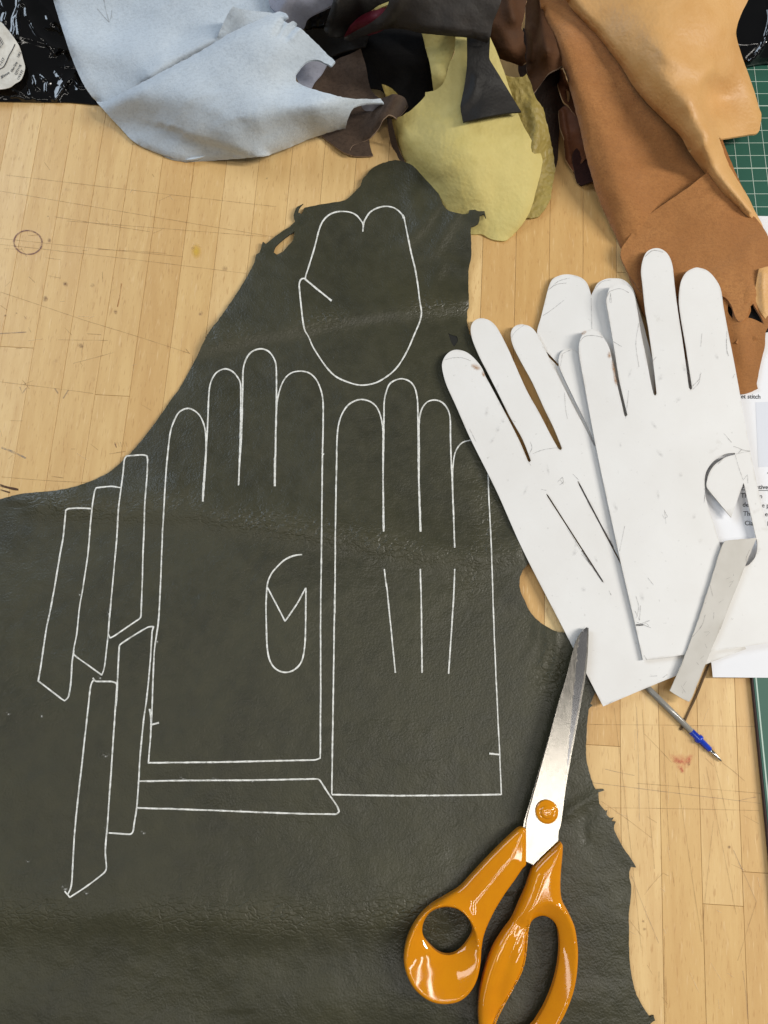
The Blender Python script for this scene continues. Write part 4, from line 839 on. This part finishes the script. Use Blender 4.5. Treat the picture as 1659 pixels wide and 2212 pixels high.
tag(left, 'white card glove template with splayed fingers, overlapping the edge of the olive hide', 'card template')
lb = bvh(left)
RT = [(1389, 1426), (1371, 1344), (1343, 1224), (1319, 1114), (1298.6, 1019.6), (1281, 931.6), (1268, 861), (1257, 800), (1251, 764), (1252, 738), (1261, 720), (1276.6, 710.7), (1292, 715), (1305, 731), (1316, 751), (1323, 782), (1332, 826), (1342.6, 870), (1348.5, 897), (1352, 900), (1355.5, 896), (1346, 857), (1337, 817), (1328, 760), (1317, 694), (1310, 654), (1312, 637), (1318.5, 621), (1338, 611), (1356, 617), (1369, 634.6), (1375.6, 663), (1385, 720), (1396, 773), (1405, 821.6), (1411.5, 850), (1415, 854.6), (1418.5, 850), (1412, 791), (1401, 711.6), (1393.6, 669), (1388, 615), (1385, 586), (1389, 560.5), (1398.4, 543), (1416, 536), (1432, 539.7), (1445, 552.5), (1453, 575), (1457.6, 618), (1464, 669), (1473, 727), (1480.6, 781), (1488, 837), (1492, 842), (1495.4, 839), (1490, 803.7), (1481, 746), (1471, 688.5), (1466.6, 650), (1469, 618), (1475, 599), (1485, 586), (1501, 578.4), (1512, 578.7), (1528, 584.5), (1544, 600.5), (1557, 624.5), (1563, 663), (1573, 717), (1585.6, 781), (1598, 848.5), (1615, 943), (1634, 1038), (1653, 1122), (1712, 1382), (1550, 1405)]
TH_H = [(1523, 1058.8), (1522, 1038), (1526, 1018), (1537, 1001), (1552, 988.5), (1569, 980), (1588, 978.5), (1588, 982), (1569, 987), (1554.5, 996), (1542, 1006), (1532.5, 1021), (1528, 1035.7), (1527.5, 1053), (1550, 1082), (1579.7, 1117.6), (1593, 1080), (1606, 1043), (1608, 1048), (1619.6, 1100.8), (1633, 1159.6), (1636, 1174), (1635, 1191), (1630, 1206), (1619.6, 1218), (1611, 1222.6), (1595, 1222), (1575, 1208), (1560, 1190), (1550, 1157.5), (1542, 1130), (1532.5, 1103), (1525, 1075.6)]
rt = field([(1389, 1426, 7.2), (1298, 1020, 8.2), (1251, 760, 9.6), (1338, 611, 12.8), (1416, 536, 13.6), (1512, 578, 13.6), (1600, 860, 10.5), (1640, 1060, 9.0), (1700, 1380, 7.0), (1540, 1405, 7.0), (1430, 1150, 8.6), (1400, 850, 10.5)])
right = sheet('card_template', RT, rt, CARD, 0.0007, 16, [TH_H], None, True, 0, CARD_E, 4)
tag(right, 'white card glove template with a tongue shaped thumb opening, topmost of the templates', 'card template')
rb = bvh(right)
strip = sheet('card_strip', [(1566, 1168), (1635, 1161), (1606, 1232), (1571, 1320), (1530, 1420), (1494, 1508), (1488, 1516), (1475, 1510), (1447, 1492), (1467, 1448), (1510, 1335), (1555, 1192)], field([(1566, 1168, 10.5), (1635, 1161, 10.2), (1540, 1340, 9.4), (1490, 1510, 7.8), (1450, 1490, 7.8), (1510, 1330, 9.4)]), CARD2, 0.0008, 10, (), None, True, 0.6, CARD_E, 5, 4)
tag(strip, 'narrow greyish card strip lying across the corner of the glove templates', 'card strip')
stb = bvh(strip)
def pm(surf, par, pts, wd=1.3, mt=PENCIL, nm='pencil_line'): return ribbon(nm, pts, wd, surf, mt, par, 0.00022, wob=0.3, step=5)
d5 = lambda l: [(929+x*0.44, 597.2+y*0.44) for x, y in l]
d6 = lambda l: [(995.4+x*0.4, 1128+y*0.4) for x, y in l]
d4 = lambda l: [(1128+x*0.32, 464.5+y*0.32) for x, y in l]
d8 = lambda l: [(1460+x*0.21, 796.3+y*0.21) for x, y in l]
d7 = lambda l: [(1360.4+x*0.18, 497.7+y*0.18) for x, y in l]
for l in [[(75, 410), (110, 400), (160, 400), (200, 415)], [(390, 695), (420, 715)], [(490, 810), (500, 840), (485, 875)], [(505, 870), (560, 850), (640, 840)], [(480, 910), (495, 928)], [(700, 970), (730, 1000)], [(625, 1010), (650, 985), (655, 1010), (635, 1025)], [(640, 1000), (655, 1020)], [(195, 750), (225, 810)], [(400, 300), (420, 270), (460, 240)], [(660, 570), (665, 650), (675, 700)], [(545, 1045), (570, 1050)], [(640, 440), (650, 380), (690, 360)]]:
    pm(lb, left, d5(l))
for l in [[(650, 170), (700, 230), (770, 325)], [(800, 370), (812, 395)], [(1020, 832), (1060, 830)], [(1090, 840), (1115, 822)], [(820, 965), (800, 980)]]: pm(lb, left, d6(l))
pm(lb, left, d6([(575, 30), (660, 165), (765, 322)]), 2.6, PENCILD); pm(lb, left, d5([(726, 1005), (800, 1150), (900, 1330)]), 2.4, PENCILD)
for l in [[(735, 320), (760, 295), (800, 290), (850, 300)], [(870, 100), (880, 75), (930, 60), (975, 80)], [(885, 90), (880, 125), (890, 130), (885, 80)], [(900, 320), (940, 345)], [(1025, 230), (1010, 330), (1025, 445)], [(1090, 420), (1110, 395)], [(1325, 480), (1320, 520), (1290, 555)], [(1455, 310), (1458, 380)], [(1485, 500), (1495, 480)], [(1150, 1150), (1165, 1180), (1150, 1190), (1140, 1170)], [(1150, 1145), (1158, 1215)], [(955, 1225), (930, 1350)], [(960, 700), (975, 560)], [(1345, 1110), (1352, 1060), (1345, 1040)], [(1520, 850), (1570, 858)], [(1440, 770), (1480, 815)]]:
    pm(rb, right, d5(l))
for l in [[(945, 520), (960, 460), (945, 400)], [(945, 560), (1020, 530)], [(950, 540), (1025, 570)], [(975, 560), (1000, 545), (1015, 560)], [(940, 480), (965, 530), (970, 450)], [(985, 745), (1100, 735), (1200, 722)], [(990, 720), (1005, 745)], [(1010, 300), (1040, 340)], [(1440, 470), (1400, 580)]]: pm(rb, right, d6(l), 1.5)
pm(rb, right, d6([(945, 556), (985, 554)]), 3.5, PENCILD)
for l in [[(180, 320), (260, 250), (330, 245), (400, 265)], [(1165, 1210), (1160, 1400), (1185, 1510)], [(865, 1240), (850, 1400)], [(750, 1870), (830, 1790), (855, 1710)]]: pm(rb, right, d7(l), 1.6)
for l in [[(590, 800), (680, 830), (640, 870)], [(620, 880), (700, 860), (765, 852)], [(690, 1150), (735, 1090), (740, 1180)], [(610, 890), (640, 1000), (690, 1140)], [(430, 985), (485, 925)], [(290, 1385), (300, 1270)]]: pm(rb, right, d8(l), 1.2)
hbv = bvh(heart)
for l in [[(190, 500), (240, 450), (320, 425)], [(140, 680), (200, 640), (285, 573)], [(170, 510), (230, 470), (300, 460)], [(490, 500), (540, 450), (600, 440)], [(465, 560), (468, 700), (470, 780)]]: pm(hbv, heart, d4(l))
for l in [[(1560, 150), (1540, 200), (1550, 230)], [(1320, 500), (1300, 560), (1250, 620)], [(1345, 340), (1360, 400)], [(1310, 440), (1325, 436)], [(1430, 540), (1400, 600)]]: pm(stb, strip, d6(l), 1.2)
for k in range(14):
    px = 1470+rng.rand()*130; py = 1500-(px-1470)*2.3+rng.randn()*12
    pm(stb, strip, [(px, py), (px+rng.randn()*6, py+rng.randn()*8)], 0.9)
BURN = fade_mat('scorch', lin(176, 124, 66), 1.0, 350, 0.25, 0.7)
for s, par, px, py, rx, ry, ro in [(lb, left, 1028, 793, 13, 7, 0.4), (lb, left, 1044, 808, 4, 8, -0.3), (rb, right, 1316, 767, 5, 9, 0), (rb, right, 1325, 795, 4, 20, -0.2), (rb, right, 1329, 820, 4, 18, -0.2), (rb, right, 1261, 719, 8, 4, -0.6)]:
    decal('scorch_mark', (px, py), rx, ry, ro, s, BURN, par)
SM = fade_mat('graphite_smudge', lin(140, 138, 138), 0.3, 300, 0.35, 0.7)
for k in range(26):
    if k % 2: s, par = rb, right; px, py = 1320+rng.rand()*240, 700+rng.rand()*600
    else: s, par = lb, left; q = rng.rand(); px, py = 1000+q*280+rng.rand()*60, 800+q*520+rng.randn()*30
    decal('graphite_smudge', (px, py), 3+rng.rand()*4, 6+rng.rand()*8, rng.randn()*0.5, s, SM, par)

# ------------------------------------------------------------------ scissors
sc = bpy.data.objects.new('scissors', None); COL.objects.link(sc); sc.empty_display_size = 0.02
tag(sc, 'steel scissors with glossy orange plastic handles lying on the olive hide', 'scissors')
c7 = lambda l: [(829.5+x*0.4, 1659+y*0.4) for x, y in l]
cb = lambda l: [(1094.9+x*0.2546, 1327+y*0.2546) for x, y in l]
def rings(outline, ds, closed_in=True):
    out = []
    n = np.roll(outline, -1, 0)-np.roll(outline, 1, 0); l = np.hypot(n[:, 0], n[:, 1])[:, None]+1e-9
    n = np.stack([n[:, 1], -n[:, 0]], 1)/l
    for d in ds:
        for s in (1, -1):
            q = outline+n*d*s; out.append(q)
    return np.concatenate(out)
def inflate(name, outline, hole, zmid, prof, parent, mat, half=0.0022):
    o = smooth(outline, 3.5); hs = [smooth(hole, 3.5)] if hole is not None else []
    ex = []
    for lp in [o]+hs:
        q = rings(lp, (0.5, 1.3, 2.6, 4.4))
        m = inside(q, o)
        for h in hs: m &= ~inside(q, h)
        q = q[m]; ex.append(q)
    ex = np.concatenate(ex)
    d = np.min([dist(ex, l) for l in [o]+hs], 0); ex = ex[d > 0.42]
    # thin out near duplicates
    key = {}
    for p in ex: key[(int(p[0]/0.9), int(p[1]/0.9))] = p
    ex = np.array(list(key.values()))
    v, t, bd = triangulate(o, hs, 4.0, 0.1, ex)
    do = dist(v, o); di = dist(v, hs[0]) if hs else np.full(len(v), 1e3)
    g = prof(v, do, di)
    zt = zmid+half+g; zb = zmid-half-0.6*g
    T_ = P(v, zt); B_ = P(v, zt*0+zmid); 
    T_ = np.column_stack([T_[:, :2], zt]); 
    T0 = P(v, np.full(len(v), zmid)); T_[:, :2] = T0[:, :2]; B_ = np.column_stack([T0[:, :2], np.maximum(zb, 0.0022)])
    return build(name, T_, t, bd, 0.001, mat, parent, None, B_)
def er(d, R): return np.sqrt(np.clip(1-(1-np.clip(d/R, 0, 1))**2, 0, 1))
def sst(x): x = np.clip(x, 0, 1); return x*x*(3-2*x)
# lower blade, then upper blade
low_o = [(1271.5, 1356), (1270.5, 1398), (1267.5, 1441.7), (1260, 1492.7), (1250, 1549), (1239, 1607.5), (1228.8, 1663.6), (1223, 1697), (1214.5, 1760), (1208, 1792), (1180, 1840), (1140, 1852), (1122, 1812), (1129, 1790), (1134, 1768), (1146, 1728), (1182, 1602), (1218, 1475), (1250, 1380), (1263, 1360)]
def blade_z(za, zb): return lambda q, d: (za+(zb-za)*np.clip((q[:, 1]-1355)/450, 0, 1))/1000
sheet('lower_blade', low_o, blade_z(8.0, 9.8), STEEL, 0.0013, 9, (), sc, True, 0, None, 5)
up_o = cb([(683, 106), (640, 140), (600, 200), (575, 260), (550, 350), (490, 580), (430, 780), (350, 1080), (270, 1370), (210, 1590), (170, 1750), (162, 1870), (158, 2095), (225, 2125), (330, 2020), (435, 1920), (442, 1800), (457, 1640), (492, 1450), (512, 1320), (552, 1100), (592, 870), (632, 650), (662, 450), (677, 280)])
ridge = np.array(cb([(640, 140), (605, 240), (592, 380), (577, 560), (562, 690), (547, 870), (527, 1080), (512, 1250), (498, 1400), (486, 1500)]))
uo = smooth(up_o, 4, True, 30)
rd = smooth(ridge, 4, False)
v, t, bd = triangulate(uo, (), 7, 0.2, rd[2:-2])
dd, sd = sdist(v, rd)
z = blade_z(9.6, 11.6)(v, None)
bev = np.clip(dd*1.0, 0, 30)*(sd < 0)*(v[:, 1] < 1710)
z = z-bev*0.000024
ub = build('upper_blade', P(v, z), t, bd, 0.0012, STEEL, sc)
ub.data.materials.append(BEVEL)
fb = bev[t].max(1) > 2.5
for p, k in zip(ub.data.polygons[:len(t)], fb):
    p.use_smooth = False
    if k: p.material_index = 1
# handles
TLO = c7([(764, 322), (750, 317), (735, 318), (715, 330), (650, 390), (560, 480), (480, 565), (410, 640), (330, 690), (250, 740), (190, 800), (145, 870), (115, 950), (106, 1030), (120, 1100), (155, 1170), (205, 1220), (260, 1250), (320, 1260), (390, 1250), (440, 1220), (480, 1170), (505, 1110), (518, 1040), (523, 980), (536, 900), (562, 830), (602, 750), (652, 670), (702, 600), (742, 540), (764, 512)])
TLH = c7([(206, 870), (215, 825), (245, 780), (290, 755), (340, 748), (395, 758), (440, 790), (468, 840), (475, 885), (455, 925), (420, 970), (380, 998), (335, 1005), (290, 990), (245, 950), (215, 910)])
TLE = smooth(c7([(106, 1030), (115, 950), (145, 870), (190, 800), (240, 752), (295, 728), (350, 728), (405, 750), (455, 800), (490, 870), (512, 940), (523, 1000), (518, 1050), (505, 1110), (480, 1170), (440, 1220), (390, 1250), (320, 1260), (260, 1250), (205, 1220), (155, 1170), (120, 1100)]), 4)
def prof_thumb(v, do, di):
    inE = inside(v, TLE); dE = dist(v, TLE)
    base = 0.0034*er(do, 10)+0.0012*sst(do/45)
    wv = di/(di+dE+1e-6)
    scoop = 0.0040*er(do, 8)*(0.06+0.94*np.clip(wv, 0, 1)**0.75)-0.0012*(1-wv)
    out = base*(0.86+0.14*np.exp(-(dE/7)**2))-0.0006*sst(dE/30)*er(do, 10)
    return np.where(inE, scoop+0.0004, out)
inflate('thumb_handle', TLO, TLH, 0.0088, prof_thumb, sc, ORANGE)
TRO = c7([(945, 390), (960, 412), (958, 470), (950, 560), (948, 650), (958, 710), (990, 770), (1020, 840), (1035, 920), (1040, 1000), (1032, 1110), (1010, 1210), (970, 1310), (930, 1382)])+[(1180, 2248), (1150, 2275), (1110, 2290), (1070, 2280), (1046, 2255), (1037, 2230)]+c7([(510, 1370), (508, 1290), (520, 1180), (550, 1060), (590, 960), (640, 880), (690, 810), (730, 720), (765, 640), (785, 580), (806, 528), (870, 460)])
TRH = c7([(780, 850), (800, 815), (835, 795), (870, 795), (905, 815), (930, 850), (942, 900), (945, 980), (935, 1070), (910, 1170), (870, 1270), (830, 1340), (800, 1382)])+[(1125, 2234), (1100, 2240), (1082, 2236), (1070, 2224)]+c7([(590, 1382), (610, 1330), (650, 1250), (700, 1160), (740, 1080), (760, 1000), (770, 900)])
TRE = smooth(c7([(772, 840), (785, 770), (830, 725), (880, 712), (930, 726), (985, 775), (1020, 840), (1035, 920), (1040, 1000), (1032, 1110), (1010, 1210), (970, 1310), (930, 1382)])+[(1180, 2248), (1150, 2275), (1110, 2290), (1075, 2280), (1060, 2230)]+c7([(588, 1375), (606, 1328), (646, 1248), (696, 1158), (736, 1078), (756, 1000), (766, 900)]), 4)
gro = smooth(c7([(600, 1330), (610, 1200), (650, 1060), (690, 940), (730, 840)]), 4, False)
def prof_fing(v, do, di):
    inE = inside(v, TRE); dE = dist(v, TRE)
    base = 0.0036*er(np.minimum(do, di), 10)+0.0010*sst(np.minimum(do, di)/28)
    dg = dist(v, gro, False)
    palm = base-0.0015*np.exp(-(dg/17)**2)*sst(np.minimum(do, di)/8)
    wv = di/(di+dE+1e-6)
    scoop = 0.0042*er(do, 8)*(0.10+0.90*np.clip(wv, 0, 1)**0.7)-0.0010*(1-wv)
    return np.where(inE, scoop+0.0004, palm)
inflate('finger_handle', TRO, TRH, 0.0090, prof_fing, sc, ORANGE)
def lathe(name, prof, mtx, mat, parent, n=32):
    V = []; Fc = []
    for r, zz in prof:
        for i in range(n): V.append((r*math.cos(2*math.pi*i/n), r*math.sin(2*math.pi*i/n), zz))
    m = len(prof)
    for j in range(m-1):
        for i in range(n): Fc.append((j*n+i, j*n+(i+1) % n, (j+1)*n+(i+1) % n, (j+1)*n+i))
    Fc.append(tuple(range(n))[::-1]); Fc.append(tuple((m-1)*n+i for i in range(n)))
    me = bpy.data.meshes.new(name); me.from_pydata(V, [], Fc); me.transform(mtx)
    me.polygons.foreach_set('use_smooth', [True]*len(Fc))
    return link(name, me, parent, [mat])
pc = P([(1181, 1753.4)], 0.0116)[0]
lathe('pivot_screw', [(0.0064, -0.001), (0.0064, 0.0006), (0.0062, 0.0010), (0.0056, 0.0012), (0.0040, 0.00125), (0.0036, 0.0013), (0.0034, 0.0017), (0.0028, 0.0019), (0.0012, 0.00195), (0.0004, 0.00196)], Matrix.Translation(pc), ORANGE, sc)

# ------------------------------------------------------------------ pen refill and stick
rf = bpy.data.objects.new('pen_refill', None); COL.objects.link(rf); rf.empty_display_size = 0.01
tag(rf, 'grey pen refill with blue collar and metal tip poking out under the card template', 'pen refill')
pa = Vector(P([(1360, 1447)], 0.0020)[0]); pt = Vector(P([(1559, 1645)], 0.0012)[0])
ax = (pt-pa); LN = ax.length; ax.normalize()
MX = Matrix.Translation(pa) @ ax.to_track_quat('Z', 'Y').to_matrix().to_4x4()
def rl(name, prof, mat): return lathe(name, prof, MX, mat, rf, 24)
def tube_m():
    n = NT('refill_tube'); v = n.coord(); a = n.noise(v, 200, 3)
    return n.fin(n.mix(a, lin(128, 126, 120), lin(150, 147, 140)), 0.18, None, Specular_IOR_Level=0.6)
bl = plain('blue_plastic', lin(30, 66, 190), 0.25, 0.1)
r = 0.0018
rl('ink_tube', [(r*0.6, 0), (r, 0.0003), (r, LN-0.0205), (r*0.9, LN-0.0203)], tube_m())
rl('blue_collar', [(r*1.02, LN-0.0235), (r*1.03, LN-0.0186), (r*1.45, LN-0.0184), (r*1.5, LN-0.0172), (r*1.4, LN-0.0164), (r*1.0, LN-0.0162), (r*0.95, LN-0.0092), (r*0.75, LN-0.0090)], bl)
rl('metal_tip', [(r*0.7, LN-0.0092), (r*0.66, LN-0.005), (r*0.5, LN-0.0028), (r*0.28, LN-0.0006), (r*0.1, LN)], STEELP)
st = sheet('thin_stick', [(1534, 1424), (1537, 1426), (1508, 1500), (1489, 1540), (1474, 1576), (1470, 1578), (1468, 1575), (1484, 1541), (1504, 1498)], field([(1535, 1424, 0.9), (1500, 1500, 0.8), (1470, 1577, 0.7)]), plain('stick_brown', lin(92, 70, 42), 0.8), 0.0004, 4, (), None, True, 0, None, 4)
tag(st, 'thin brown thread under the pen refill beside the card strip', 'thread')

# ------------------------------------------------------------------ put each origin at its own thing
bpy.context.view_layer.update()
skip = {table.name, mat.name}
tops = [o for o in bpy.data.objects if o.parent is None and o.type in ('MESH', 'EMPTY') and o.name not in skip]
def base_of(me):
    c = np.empty(len(me.vertices)*3); me.vertices.foreach_get('co', c); c = c.reshape(-1, 3)
    return Vector(((c[:, 0].min()+c[:, 0].max())/2, (c[:, 1].min()+c[:, 1].max())/2, c[:, 2].min()))
def recenter(o, ploc):
    if o.type == 'MESH':
        b = base_of(o.data); o.data.transform(Matrix.Translation(-b))
    else:
        bs = [base_of(c.data) for c in o.children]
        b = sum(bs, Vector())/len(bs); b.z = min(x.z for x in bs)
    o.location = b-ploc
    for c in o.children: recenter(c, b)
for o in tops: recenter(o, Vector())
